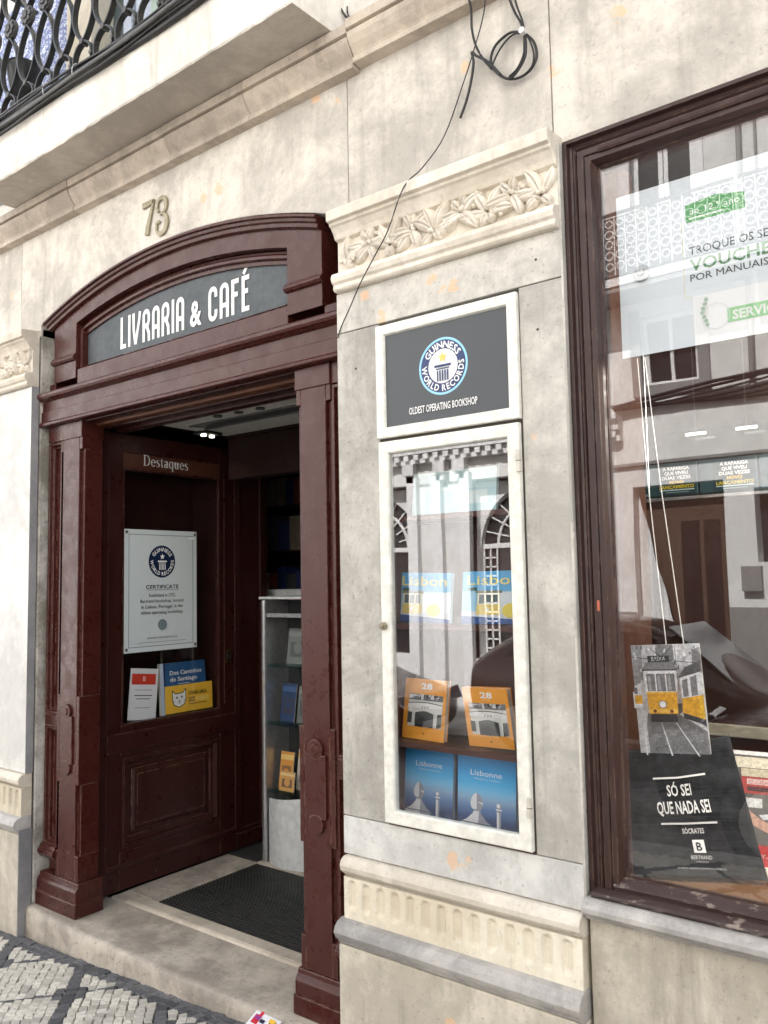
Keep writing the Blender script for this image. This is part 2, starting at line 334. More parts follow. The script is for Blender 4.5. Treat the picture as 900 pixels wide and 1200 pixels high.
# ------------------------------------------------------------------ flat print (text, pictures) as thin coloured layers
_tc = {}
def glyphs(s, bold=0.):
    if (s, bold) in _tc: return _tc[(s, bold)]
    c = bpy.data.curves.new('t', 'FONT'); c.body = s; c.size = 1; c.resolution_u = 2; c.offset = bold; c.fill_mode = 'FRONT'
    o = bpy.data.objects.new('t', c); COL.objects.link(o)
    dg = bpy.context.evaluated_depsgraph_get(); dg.update()
    me = bpy.data.meshes.new_from_object(o.evaluated_get(dg))
    v = [(p.co.x, p.co.y) for p in me.vertices]; f = [tuple(p.vertices) for p in me.polygons]
    bpy.data.objects.remove(o); bpy.data.curves.remove(c); bpy.data.meshes.remove(me)
    _tc[(s, bold)] = (v, f); return v, f
CAP = .729
class Art:
    def __init__(s): s.v = []; s.f = []; s.c = []; s.k = 0
    def _lay(s, vs, fs, col):
        s.k += 1; b = len(s.v); y = -s.k*1.2e-4
        s.v += [(p[0], y, p[1]) for p in vs]; s.f += [tuple(i+b for i in f) for f in fs]; s.c += [(*col, 1)]*len(fs); return s
    def poly(s, pts, col): return s._lay(pts, [tuple(range(len(pts)))], col)
    def rect(s, x0, z0, x1, z1, col): return s.poly([(x0, z0), (x1, z0), (x1, z1), (x0, z1)], col)
    def circ(s, cx, cz, r, col, n=28, sq=1.): return s.poly([(cx+r*math.cos(2*math.pi*i/n), cz+sq*r*math.sin(2*math.pi*i/n)) for i in range(n)], col)
    def ringl(s, cx, cz, r, wd, col, n=40):
        a = [2*math.pi*i/n for i in range(n)]
        vs = [(cx+(r-wd/2)*math.cos(t), cz+(r-wd/2)*math.sin(t)) for t in a]+[(cx+(r+wd/2)*math.cos(t), cz+(r+wd/2)*math.sin(t)) for t in a]
        return s._lay(vs, [(i, n+i, n+(i+1) % n, (i+1) % n) for i in range(n)], col)
    def line(s, p, q, wd, col):
        d = Vector((q[0]-p[0], q[1]-p[1])).normalized()*wd/2; n = (-d.y, d.x)
        return s.poly([(p[0]+n[0], p[1]+n[1]), (p[0]-n[0], p[1]-n[1]), (q[0]-n[0], q[1]-n[1]), (q[0]+n[0], q[1]+n[1])], col)
    def path(s, pts, wd, col):
        for a, b in zip(pts, pts[1:]): s.line(a, b, wd, col)
        return s
    def text(s, t, x, z, h, col, al='c', width=None, bold=0., shear=0.):
        v, f = glyphs(t, bold); x0 = min(p[0] for p in v); x1 = max(p[0] for p in v); k = h/CAP
        kx = k if width is None else width/(x1-x0); wd = (x1-x0)*kx
        ox = x-(wd/2 if al == 'c' else 0 if al == 'l' else wd)
        return s._lay([(ox+(p[0]-x0)*kx+shear*p[1]*k, z+p[1]*k) for p in v], f, col)
    def arctext(s, t, cx, cz, r, h, col, mid, span, inside=False, bold=.02):
        ws = [(lambda v: max(p[0] for p in v)-min(p[0] for p in v))(glyphs(c, bold)[0])+.10 if c != ' ' else .35 for c in t]
        tot = sum(ws); pos = 0; k = h/CAP; kx = span*r/tot
        for c, wd in zip(t, ws):
            u = (pos+wd/2)/tot-.5; pos += wd
            if c == ' ': continue
            v, f = glyphs(c, bold); x0 = min(p[0] for p in v); x1 = max(p[0] for p in v); xm = (x0+x1)/2
            a = mid-u*span if not inside else mid+u*span
            P = []
            for p in v:
                lx = (p[0]-xm)*kx; lz = p[1]*k-h/2
                if inside: ux, uz = -math.sin(a), math.cos(a); rx, rz = -math.cos(a), -math.sin(a)
                else: ux, uz = math.sin(a), -math.cos(a); rx, rz = math.cos(a), math.sin(a)
                P.append((cx+r*math.cos(a)+lx*ux+lz*rx, cz+r*math.sin(a)+lx*uz+lz*rz))
            s._lay(P, f, col)
        return s
    def stroke(s, strokes, x, z, h, col, wscale=1.):
        """strokes: list of polylines [(u,v,w)...] in letter units (height 1)"""
        for st in strokes:
            L, Rr = [], []
            for i, p in enumerate(st):
                a = st[max(i-1, 0)]; b = st[min(i+1, len(st)-1)]
                d = Vector((b[0]-a[0], b[1]-a[1])); d = d.normalized() if d.length else Vector((1, 0)); n = Vector((-d.y, d.x))
                hw = p[2]/2
                if 0 < i < len(st)-1:
                    d1 = Vector((p[0]-a[0], p[1]-a[1])).normalized(); hw /= max(.6, abs(Vector((-d1.y, d1.x)).dot(n)))
                L.append((x+(p[0]+n.x*hw)*h*wscale, z+(p[1]+n.y*hw)*h)); Rr.append((x+(p[0]-n.x*hw)*h*wscale, z+(p[1]-n.y*hw)*h))
            m = len(st); s._lay(L+Rr, [(i, i+1, m+i+1, m+i) for i in range(m-1)], col)
        return s
    def obj(s, name, mat, parent, loc=(0, 0, 0), rot=(0, 0, 0)):
        me = bpy.data.meshes.new(name); me.from_pydata(s.v, [], s.f); me.materials.append(mat)
        at = me.color_attributes.new('Col', 'FLOAT_COLOR', 'CORNER'); arr = []
        for p, c in zip(me.polygons, s.c):
            if p.normal.y > 0: p.flip()
            arr += list(c)*p.loop_total
        at.data.foreach_set('color', arr)
        o = link(name, me, parent, loc); o.rotation_euler = rot; return o
WHT = (.85, .85, .84); BLK = (.012, .012, .013)
def c_(r, g, b): return hx(r, g, b)

def record_logo(a, cx, cz, r, light):
    """round blue emblem with lettering round a column and a star"""
    navy = c_(52, 66, 108) if light else c_(20, 36, 66)
    if light: a.circ(cx, cz, r, c_(150, 205, 240), 44)
    a.circ(cx, cz, r*.92 if light else r, navy, 44)
    a.circ(cx, cz, r*.60, WHT if light else navy, 40)
    a.arctext('GUINNESS', cx, cz, r*.755, r*.235, WHT, R(90), R(128), False, .025)
    a.arctext('WORLD RECORDS', cx, cz, r*.755, r*.225, WHT, R(270), R(196), True, .025)
    sc = c_(246, 205, 105) if light else WHT; kc = navy if light else WHT
    a.poly([(cx+(r*.2 if i % 2 == 0 else r*.085)*math.cos(R(90+36*i)), cz+r*.30+(r*.2 if i % 2 == 0 else r*.085)*math.sin(R(90+36*i))) for i in range(10)], sc)
    a.rect(cx-r*.34, cz-.03*r, cx+r*.34, cz+.055*r, kc); a.rect(cx-r*.27, cz-.11*r, cx+r*.27, cz-.07*r, kc)
    for i in range(5): a.rect(cx+(i-2)*r*.105-r*.028, cz-.52*r, cx+(i-2)*r*.105+r*.028, cz-.15*r, kc)

# ================================================================== GROUND
def gz(x): return .078+.045*x
def slope_sheet(x0, x1, y0, y1, off, nx=24):
    b = B(); vs = []
    for i in range(nx+1):
        x = x0+(x1-x0)*i/nx; vs += [(x, y0, gz(x)+off), (x, y1, gz(x)+off)]
    return b.add(vs, [(2*i, 2*i+2, 2*i+3, 2*i+1) for i in range(nx)])
structure('road', slope_sheet(-60, 40, -60, 12, -.16), M['road'])
pavement = structure('pavement', slope_sheet(-20, 10, -2.45, .3, -.012), M['sand'])
b = B()
for i in range(24):
    x0 = -16+i*.9
    b.add([(x, y, gz(x)+z) for x in (x0, x0+.893) for y, z in ((-2.65, -.16), (-2.65, -.012), (-2.635, .002), (-2.45, .002), (-2.45, -.16))],
          [(i_, (i_+1) % 5, 5+(i_+1) % 5, 5+i_) for i_ in range(5)]+[(0, 1, 2, 3, 4), (9, 8, 7, 6, 5)])
structure('kerb', b, M['kerb'], .004)
b = slope_sheet(-20, 10, -8, -5.85, -.01); structure('far_pavement', b, M['kerb'])
b = slope_sheet(-20, 10, -5.85, -5.65, .0, 24); k = len(b.v)
b.add([(x, -5.65, gz(x)+z) for x in (-20, 10) for z in (-.16, 0)], [(0, 1, 3, 2)]); structure('far_kerb', b, M['kerb'])
# hand-cut setts: pale squares set on the diagonal, dark lines and rosettes, dark band along the step
def sett_mesh(sx, sy, seed, name, mat):
    rr = random.Random(seed); b = B(); j = lambda a: (rr.random()-.5)*a*.8
    q = [(-sx/2+j(.012), -sy/2+j(.012)), (sx/2+j(.012), -sy/2+j(.012)), (sx/2+j(.012), sy/2+j(.012)), (-sx/2+j(.012), sy/2+j(.012))]
    vs = [(x, y, -.03) for x, y in q]+[(x, y, -.003+j(.002)) for x, y in q]+[(x*.84, y*.84, .001+j(.002)) for x, y in q]
    fs = [(8, 9, 10, 11)]+[(i+4*k, (i+1) % 4+4*k, (i+1) % 4+4*k+4, i+4*k+4) for k in (0, 1) for i in range(4)]
    return b.add(vs, fs).mesh(name, mat)
pale = [sett_mesh(.043, .043, i, 'sett', M['cob']) for i in range(8)]
dark = [sett_mesh(.046, .043, 20+i, 'sett', M['cobd']) for i in range(6)]
small = [sett_mesh(.040, .038, 40+i, 'sett', M['cobd']) for i in range(6)]
ROS = (-3.185, -.229); P_ = .392; NL = 9; DU, DV = .052, .020; LU, LV = (P_-DU)/NL, (P_-DV)/NL
def seq(lo, hi, dk, lt):
    out = []; k = math.floor(lo/P_)-1
    while k*P_ < hi+P_:
        out.append((k*P_, dk, True))
        for i in range(NL): out.append((k*P_+dk/2+lt*(i+.5), lt, False))
        k += 1
    return out
cand = []
ca, sa = math.cos(R(47)), math.sin(R(47))
for u, wu, du in seq(-2.6, 3.6, DU, LU):
    for v, wv, dv in seq(-3.2, 2.6, DV, LV):
        x = ROS[0]+u*ca-v*sa; y = ROS[1]+u*sa+v*ca
        if not (-4.75 < x < .4 and -2.44 < y < -.090): continue
        ru = ((u+P_/2) % P_)-P_/2; rv = ((v+P_/2) % P_)-P_/2
        dk = du or dv or math.hypot(ru, rv) < .075
        cand.append((x, y, wu, wv, dk))
for i in range(130):
    for k_ in range(2):
        x = -4.75+i*.04+(k_ % 2)*.02; y = -.032-k_*.036
        if x < .4: cand.append((x, y, None, None, True))
def pxy(x, y, z):
    d = Vector((x, y, z))-Vector((0, -2.2, 1.6)); c = d.dot(fw)
    return (450+960*d.dot(rt2)/c, 600-960*d.dot(up2)/c) if c > .1 else (-1e4, 0)
near, rest = [], B()
for q in cand:
    p = pxy(q[0], q[1], gz(q[0])); q = q+((-30 < p[0] < 930 and p[1] < 1225),)
    near.append(q)
near.sort(key=lambda q: (not q[5], (q[0]+2.9)**2+(q[1]+.1)**2))
for i, (x, y, wu, wv, dk, vis) in enumerate(near):
    rr = random.Random(i*7+3)
    me = rr.choice(small if wu is None else dark if dk else pale)
    rz = (R(47) if wu is not None else 0)+rr.uniform(-.12, .12)
    if i < 296 and vis:
        o = link('sett', me, pavement, (x, y, gz(x)+rr.uniform(-.003, .003))); o.rotation_euler = (rr.uniform(-.03, .03), rr.uniform(-.03, .03), rz)
        o.scale = (1 if wu is None else wu/.046, 1 if wu is None else wv/.046, 1)
    elif x > -4.7:
        mt = Matrix.Translation((x, y, gz(x)+rr.uniform(-.003, .003))) @ Matrix.Rotation(rz, 4, 'Z') @ Matrix.Diagonal((1 if wu is None else wu/.046, 1 if wu is None else wv/.046, 1, 1))
        k = len(rest.v); rest.add([tuple(v.co) for v in me.vertices], [tuple(p.vertices) for p in me.polygons]).xf(mt, k)
        rest.c = getattr(rest, 'c', []); rest.c += [1 if dk else 0]*len(me.polygons)
o = obj('sett_field', rest, [M['cob'], M['cobd']], pavement); o['kind'] = 'stuff'
o.data.polygons.foreach_set('material_index', rest.c)

# ================================================================== SHOP BUILDING (walls, stone panels, string course)
OX0, OX1 = -3.977, -1.893                      # door opening
AC = (-2.957, .166); AR = 2.979                # arch of the opening
bld = thing('shop_building', (-2, .3, 0), 'old limestone bookshop front with an arched brown doorway and large window', 'building')
def slab(poly, y0=.045, y1=.30, mat='wall', parent=bld, name='stone_slab', bev=.003):
    return obj(name, B().exty(poly, y0, y1), M[mat], parent, bev)
def arcz(x): return AC[1]+math.sqrt(AR**2-(x-AC[0])**2)
g = .0016
xs = [OX0+(OX1-OX0)*i/26 for i in range(27)]
slab([(-4.183+g, 3.50), (-4.183+g, 2.905), (OX0, 2.905)]+[(x, arcz(x)) for x in xs]+[(-1.866-g, arcz(OX1)), (-1.866-g, 3.50)])
slab([(-1.866+g, 3.50), (-1.866+g, 2.86), (-1.045-g, 2.86), (-1.045-g, 3.50)])
slab([(-1.045+g, 3.50), (-1.045+g, 2.907), (1.6, 2.907), (1.6, 3.50)])
slab([(-5.2, 3.50), (-5.2, 2.905), (-4.183-g, 2.905), (-4.183-g, 3.50)])
obj('joint_backing', B().box(-5.2, OX0-.1, .06, .28, -.2, 2.9).box(-5.2, OX0-.1, .06, .28, 2.85, 3.6).box(OX0, 1.6, .06, .28, 3.2, 3.6).box(-1.8, -1.06, .265, .29, -.1, 3.2), M['joint'], bld)
slab([(-5.2, -.3), (OX0-.006, -.3), (OX0-.006, 2.903), (-5.2, 2.903)], .045, .30, 'rough', name='jamb_stone')
obj('jamb_reveal', B().box(OX0-.02, OX0, .05, .30, -.12, 2.95), M['rough'], bld, .006)
b = B()
b.box(-6, -5.2, .045, .3, -.4, 7.2)
b.box(-6, 6, .3, .5, 3.4, 7.2).box(1.6, 6, .045, .3, -.3, 7.2)
obj('wall_mass', b, M['wall'], bld)
b = B().box(-6, 6, .3, 8, 7.1, 7.25).box(-6.2, -6, .0, 8, -.5, 7.2).box(6, 6.2, .0, 8, -.5, 7.2).box(-6, 6, 8, 8.2, -.5, 7.2)
obj('shell', b, M['wall'], bld)
# plaster of the storey above
slab([(-1.878, 3.58), (1.6, 3.58), (1.6, 7.2), (-1.878, 7.2)], .045, .3, 'fascia', name='upper_wall', bev=0)
slab([(-5.2, 3.58), (-4.75, 3.58), (-4.75, 7.2), (-5.2, 7.2)], .045, .3, 'fascia', name='upper_wall', bev=0)
slab([(-4.75, 5.8), (-1.878, 5.8), (-1.878, 7.2), (-4.75, 7.2)], .045, .3, 'fascia', name='upper_wall', bev=0)
# string course in lengths, each butted with a visible joint and a little out of line
prof = [(.05, 3.462), (.004, 3.466), (.002, 3.484), (.012, 3.488), (.006, 3.500), (-.012, 3.522), (-.026, 3.545), (-.030, 3.560), (-.028, 3.566), (-.014, 3.568), (-.014, 3.574), (-.034, 3.577), (-.036, 3.612), (.046, 3.632), (.05, 3.632)]
cuts = [-5.2, -4.3, -3.62, -2.86, -2.35, -1.80, -.75, .4, 1.6]
for i, (a, c) in enumerate(zip(cuts, cuts[1:])):
    dz = .0 if a < -1.85 else .013; dy = random.Random(i).uniform(-.002, .002)-(0 if a < -1.85 else .006)
    obj('string_course', B().extx([(y+dy if y < .05 else y, z+dz) for y, z in prof], a+.0012, c-.0012), M['course'], bld, .002)
# blue tiles behind the balcony rail
tb = bx(0, .1385, 0, .012, 0, .1385).mesh('wall_tile', M['tile'])
slab([(-4.75, 3.58), (-3.76, 3.58), (-3.76, 5.8), (-4.75, 5.8)], .058, .3, 'fascia', name='tile_backing', bev=0)
for i in range(6):
    for j in range(8):
        link('wall_tile', tb, bld, Vector((-3.765-.1400*(i+1), .0455+random.Random(i*9+j).uniform(0, .0015), 3.76+.14*j))-wpos(bld))

# ------------------------------------------------------------------ stone piers
def pier_profile_cap(): return [(.046, 2.632), (-.018, 2.634), (-.026, 2.642), (-.024, 2.656), (-.034, 2.664), (-.040, 2.680), (-.032, 2.696), (-.014, 2.704),
    (.002, 2.708), (.004, 2.714), (.004, 2.824), (-.012, 2.830), (-.020, 2.846), (-.034, 2.866), (-.044, 2.872), (-.044, 2.880), (-.060, 2.884), (-.062, 2.918), (-.056, 2.924), (.046, 2.934)]
def leaf_mesh(seed):
    b = B(); n = 9; vs = []
    for i in range(n):
        t = i/(n-1); wd = .0265*math.sin(math.pi*min(1, .08+.92*t))**.75*(1-.25*t)*(1+.10*math.sin(9*t+seed)) if i < n-1 else .001; ln = .098*t; cu = .016*math.sin(t*2.4)*math.sin(seed*2.1+.6)
        rise = .006+.012*math.sin(math.pi*t*.9)+.004*t
        for q, dp in ((-1, .15), (-.62, .80), (-.16, 1.), (0, .45), (.16, 1.), (.62, .80), (1, .15)): vs.append((ln, -rise*dp-(.0022 if i % 2 and abs(q) in (.62,) else 0), cu+q*wd))
    vs += [(x, .004, z) for x, y, z in vs]; N = n*7
    fs = [(i*7+j, i*7+j+1, i*7+8+j, i*7+7+j) for i in range(n-1) for j in range(6)]
    fs += [(i*7+e, i*7+7+e, N+i*7+7+e, N+i*7+e) for i in range(n-1) for e in (0, 6)]
    return b.add(vs, fs).mesh('leaf', M['carve'], True)
leaves = [leaf_mesh(i) for i in range(4)]
bb = B(); bm = bmesh.new(); bmesh.ops.create_icosphere(bm, subdivisions=1, radius=.0125); bb.add([v.co[:] for v in bm.verts], [tuple(v.index for v in f.verts) for f in bm.faces]); bm.free()
berry = bb.mesh('berry', M['carve'], True)
def stone_pier(x0, x1, label, shaft):
    p = thing('stone_pier', ((x0+x1)/2, .1, gz((x0+x1)/2)), label, 'pier', 'carved stone piers beside the doorway')
    shaft(p)
    cp = obj('capital', B().extx(pier_profile_cap(), x0+.006, x1-.002), M['carve'], p, .0025)
    rr = random.Random(3); step = .088; nn = int((x1-x0)/step)
    for i in range(nn):
        cx = x0+.055+(x1-x0-.11)*i/(nn-1)+rr.uniform(-.008, .008); cz = 2.768+(.016 if i % 2 else -.016)
        for a in (8, 62, 118, 172, 232, 300):
            a += rr.uniform(-17, 17); room = (.054-(cz-2.768)*(1 if math.sin(R(a)) > 0 else -1)*1.)/max(.15, abs(math.sin(R(a))))
            sc = min(rr.uniform(.80, 1.02), room/.092)
            if not (x0+.012 < cx+.098*sc*math.cos(R(a)) < x1-.006): continue
            o = link('leaf', rr.choice(leaves), cp, Vector((cx+.006*math.cos(R(a)), .003-rr.uniform(0, .007), cz+.006*math.sin(R(a))))-wpos(cp)); o.rotation_euler = (rr.uniform(-.15, .15), -R(a), 0); o.scale = (sc, rr.uniform(.9, 1.25), max(.75, sc))
        for j in range(6):
            an = rr.uniform(0, 360); dd = rr.uniform(.006, .02); bx_, bz_ = (cx+step*.5, 2.768+(.030 if i % 2 else -.030)) if j > 2 else (cx, cz)
            if bx_ > x1-.02: continue
            o = link('berry', berry, cp, Vector((bx_+dd*math.cos(R(an)), -.010, bz_+dd*.8*math.sin(R(an))))-wpos(cp)); o.scale = [rr.uniform(.6, .85)]*3
    obj('upper_roll', B().extx([(.04, .598), (-.006, .600), (-.010, .606), (-.020, .612), (-.030, .622), (-.034, .638), (-.028, .654), (-.014, .664), (.04, .668)], x0+.008, x1-.003), M['carve'], p, .002)
    # fluted band: shallow round-ended flutes sunk into the block
    b = B(); nx, nz = 250, 22; za, zb = .462, .598; vs = []
    xa, xb = x0+.012, x1-.006
    for j in range(nz+1):
        for i in range(nx+1):
            x = xa+(xb-xa)*i/nx; z = za+(zb-za)*j/nz
            c0 = min(range(14), key=lambda k: abs(x-(x0+.045+k*.0602))); dx = x-(x0+.045+c0*.0602); dz = max(0, abs(z-.540)-.030)
            dd = math.hypot(dx, dz); t = max(0., min(1., (.0175-dd)/.005)); t = t*t*(3-2*t)
            vs.append((x, -.014+.011*t, z))
    b.add(vs, [(j*(nx+1)+i, j*(nx+1)+i+1, (j+1)*(nx+1)+i+1, (j+1)*(nx+1)+i) for j in range(nz) for i in range(nx)])
    fb = obj('fluted_band', b, M['cream'], p, smooth=True)
    obj('band_block', B().box(xa, xb, -.0005, .04, za, zb).extx([(-.0138, za), (-.0138, zb), (.04, zb), (.04, za)], xa-.002, xa).extx([(-.0138, za), (-.0138, zb), (.04, zb), (.04, za)], xb, xb+.002), M['cream'], p)
    obj('lower_roll', B().extx([(.04, .380), (-.018, .381), (-.030, .384), (-.034, .396), (-.046, .404), (-.056, .424), (-.050, .442), (-.034, .456), (-.012, .462), (.04, .462)], x0-.004, x1-.001), M['grey'], p, .002)
    obj('base_block', bx(x0-.004, x1-.002, -.028, .04, -.25, .379), M['base'], p, .004)
    return p
def shaft_right(p):
    x0, x1 = -1.893, -1.014
    def blk(a, c, za, zb, m='pier'): obj('stone_block', bx(a, c, 0, .26, za, zb), M[m], p, .003)
    blk(x0, x1, .669, .795, 'pierlow'); blk(x0, -1.702, .7975, 2.484); blk(-1.1575, x1, .7975, 2.484); blk(x0, x1, 2.487, 2.633)
    for hx_, hz_ in ((-1.095, 2.558), (-1.097, 2.342), (-1.807, 2.345)): obj('dowel_hole', B().disc((hx_, hz_), .0042, -.0006, .004, 12), M['joint'], p)
    obj('rear_block', bx(x0, x1, .041, .26, -.25, .668), M['base'], p)
    obj('side_return', bx(x1-.001, x1+.006, .001, .10, .67, 2.90), M['pier'], p)
stone_pier(-1.893, -1.014, 'carved stone pier holding the glazed book case, beside the large window', shaft_right)
def shaft_left(p):
    x0, x1 = -4.855, -3.980
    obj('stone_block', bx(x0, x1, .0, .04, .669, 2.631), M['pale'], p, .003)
    obj('side_strip', bx(x1-.001, x1+.002, .001, .0405, .669, 2.63), M['side'], p)
    obj('side_base', bx(x1-.004, x1+.003, -.026, .0405, -.25, .40), M['side'], p)
    obj('joint_gap', bx(x1-.02, x1+.001, .041, .0445, -.25, 2.9), M['joint'], p)
stone_pier(-4.855, -3.980, 'stone pier toned pale for glare at the far side of the doorway, cut off by the picture edge', shaft_left)
obj('sill_wall', bx(-1.006, 1.6, .010, .30, -.25, .652), M['base'], bld, .004)
obj('window_sill_stone', B().extx([(.06, .653), (-.004, .654), (-.008, .662), (-.020, .668), (-.034, .680), (-.034, .694), (-.020, .706), (.0, .712), (.06, .712)], -1.010, 1.6), M['grey'], bld, .002)

# ------------------------------------------------------------------ house number
hn = thing('house_number', (-3.0, .045, 3.27), 'bronze house number 73 fixed to the stone above the arch', 'house number')
def ribbon_digit(name, pts, x, z, h):
    b = B(); n = len(pts); L, Q = [], []
    for i, (u, v, wd) in enumerate(pts):
        a = pts[max(0, i-1)]; c = pts[min(n-1, i+1)]; d = Vector((c[0]-a[0], c[1]-a[1])).normalized(); q = Vector((-d.y, d.x))*wd*.43
        L.append((x+(u+q.x)*h, z+(v+q.y)*h)); Q.append((x+(u-q.x)*h, z+(v-q.y)*h))
    vs = []
    for y in (.044, .034): vs += [(p[0], y, p[1]) for p in L]+[(p[0], y, p[1]) for p in Q]
    N = 2*n; fs = []
    for i in range(n-1):
        fs += [(N+i, N+i+1, N+n+i+1, N+n+i), (i, i+1, N+i+1, N+i), (n+i, n+i+1, N+n+i+1, N+n+i)]
    fs += [(0, n, N+n, N), (n-1, 2*n-1, N+2*n-1, N+n-1)]
    return obj(name, b.add(vs, fs), M['bronze'], hn, .0015)
ribbon_digit('digit', [(-.27, .89, .20), (-.05, .895, .18), (.14, .91, .16), (.25, .92, .12)], -3.055, 3.196, .163)
ribbon_digit('digit', [(.225, .95, .08), (.17, .76, .11), (.07, .5, .15), (-.02, .25, .18), (-.07, .0, .22)], -3.055, 3.196, .163)
def a3(cx, cz, r, a0, a1, n, w0, w1, sq=1.2): return [(cx+r*math.cos(R(a0+(a1-a0)*i/n)), cz+sq*r*math.sin(R(a0+(a1-a0)*i/n)), w0+(w1-w0)*math.sin(math.pi*i/n)) for i in range(n+1)]
ribbon_digit('digit', a3(-.10, .70, .06, 300, 120, 6, .06, .10)+a3(.03, .73, .19, 150, -70, 12, .08, .15), -2.966, 3.178, .172)
ribbon_digit('digit', [(-.03, .53, .05)]+a3(.02, .28, .23, 80, -150, 14, .07, .17)+a3(-.11, .28, .07, 200, 20, 6, .08, .10), -2.966, 3.174, .172)

# ================================================================== DOOR SURROUND (painted timber)
ds = thing('door_surround', (-2.94, .1, .03), 'maroon painted timber door surround with arched sign panel and pilasters', 'doorway')
W, W2 = M['wood'], M['wood2']
BL, BR = -3.904, -2.033                        # arched box
C2 = (-2.967, .079); R2 = 2.941                # opening of the box
C3 = (-2.918, .553); R3 = 2.429                # sign panel
def z2(x): return C2[1]+math.sqrt(R2**2-(x-C2[0])**2)
def z3(x): return C3[1]+math.sqrt(R3**2-(x-C3[0])**2)
def angs(cx, r, xl, xr): return math.acos((xr-cx)/r), math.acos((xl-cx)/r)
# crown moulding following the arch
a0, a1 = angs(AC[0], 2.95, BL-.035, BR)
cr = [(2.972, .30), (2.972, .034), (2.962, .034), (2.959, .046), (2.948, .050), (2.944, .060), (2.930, .062), (2.926, .072), (2.918, .30)]
obj('arch_moulding', B().arc(AC[0], AC[1], a0, a1, cr, 40), W, ds, .0015)
top = lambda x: AC[1]+math.sqrt(2.927**2-(x-AC[0])**2)
n = 24
xsL = [BL+(BR-BL)*i/n for i in range(n+1)]
xi = [-3.705+(-2.219+3.705)*i/n for i in range(n+1)]
poly = [(BL, 2.646), (-3.705, 2.646)]+[(x, z2(x)-.0) for x in xi]+[(-2.219, 2.646), (BR, 2.646)]+[(x, top(x)) for x in xsL[::-1]]
obj('arch_board', B().exty(poly, .080, .30), W, ds, .002)
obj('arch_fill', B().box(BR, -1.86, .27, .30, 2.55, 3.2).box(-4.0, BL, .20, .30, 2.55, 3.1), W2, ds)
# inner stepped bead round the sign panel
def bead(r, cx, cz, xl, xr, zb, prof, name):
    b = B(); a0, a1 = angs(cx, r, xl, xr); b.arc(cx, cz, a0, a1, [(r+dr, y) for dr, y in prof], 30)
    return obj(name, b, W, ds, .001)
bead(R2-.030, C2[0], C2[1], -3.705, -2.219, 2.68, [(.026, .30), (.026, .116), (.016, .116), (.008, .106), (-.004, .106), (-.010, .122), (-.024, .124), (-.032, .30)], 'panel_bead')
obj('panel_side', B().box(-3.7045, -3.683, .10, .29, 2.65, 2.90).box(-2.240, -2.2195, .118, .29, 2.65, 2.93), W, ds, .003)
for xa, xb in ((BL-.006, -3.700), (-2.224, BR+.008)):
    obj('band_moulding', B().extx([(.081, 2.734), (.068, 2.738), (.060, 2.748), (.062, 2.758), (.070, 2.764), (.072, 2.772), (.081, 2.774)], xa, xb), W, ds, .001)
obj('plinth_board', B().box(-3.962, BL-.001, .09, .28, 2.597, 2.648).box(BR+.001, -1.91, .09, .28, 2.597, 2.648).box(-3.70, -2.222, .086, .28, 2.597, 2.690), W, ds, .003)
obj('sign_ledge', B().extx([(.086, 2.692), (.10, 2.702), (.15, 2.706), (.15, 2.690)], -3.684, -2.239), W, ds)
# entablature
ent = [(.30, 2.418), (.046, 2.418), (.038, 2.422), (.036, 2.432), (.042, 2.440), (.052, 2.443), (.052, 2.497), (.060, 2.500), (.060, 2.548), (.050, 2.552), (.040, 2.558), (.030, 2.562), (.024, 2.572), (.026, 2.586), (.036, 2.594), (.050, 2.597), (.30, 2.597)]
obj('entablature', B().extx(ent, -3.972, -1.897), W, ds, .0015)
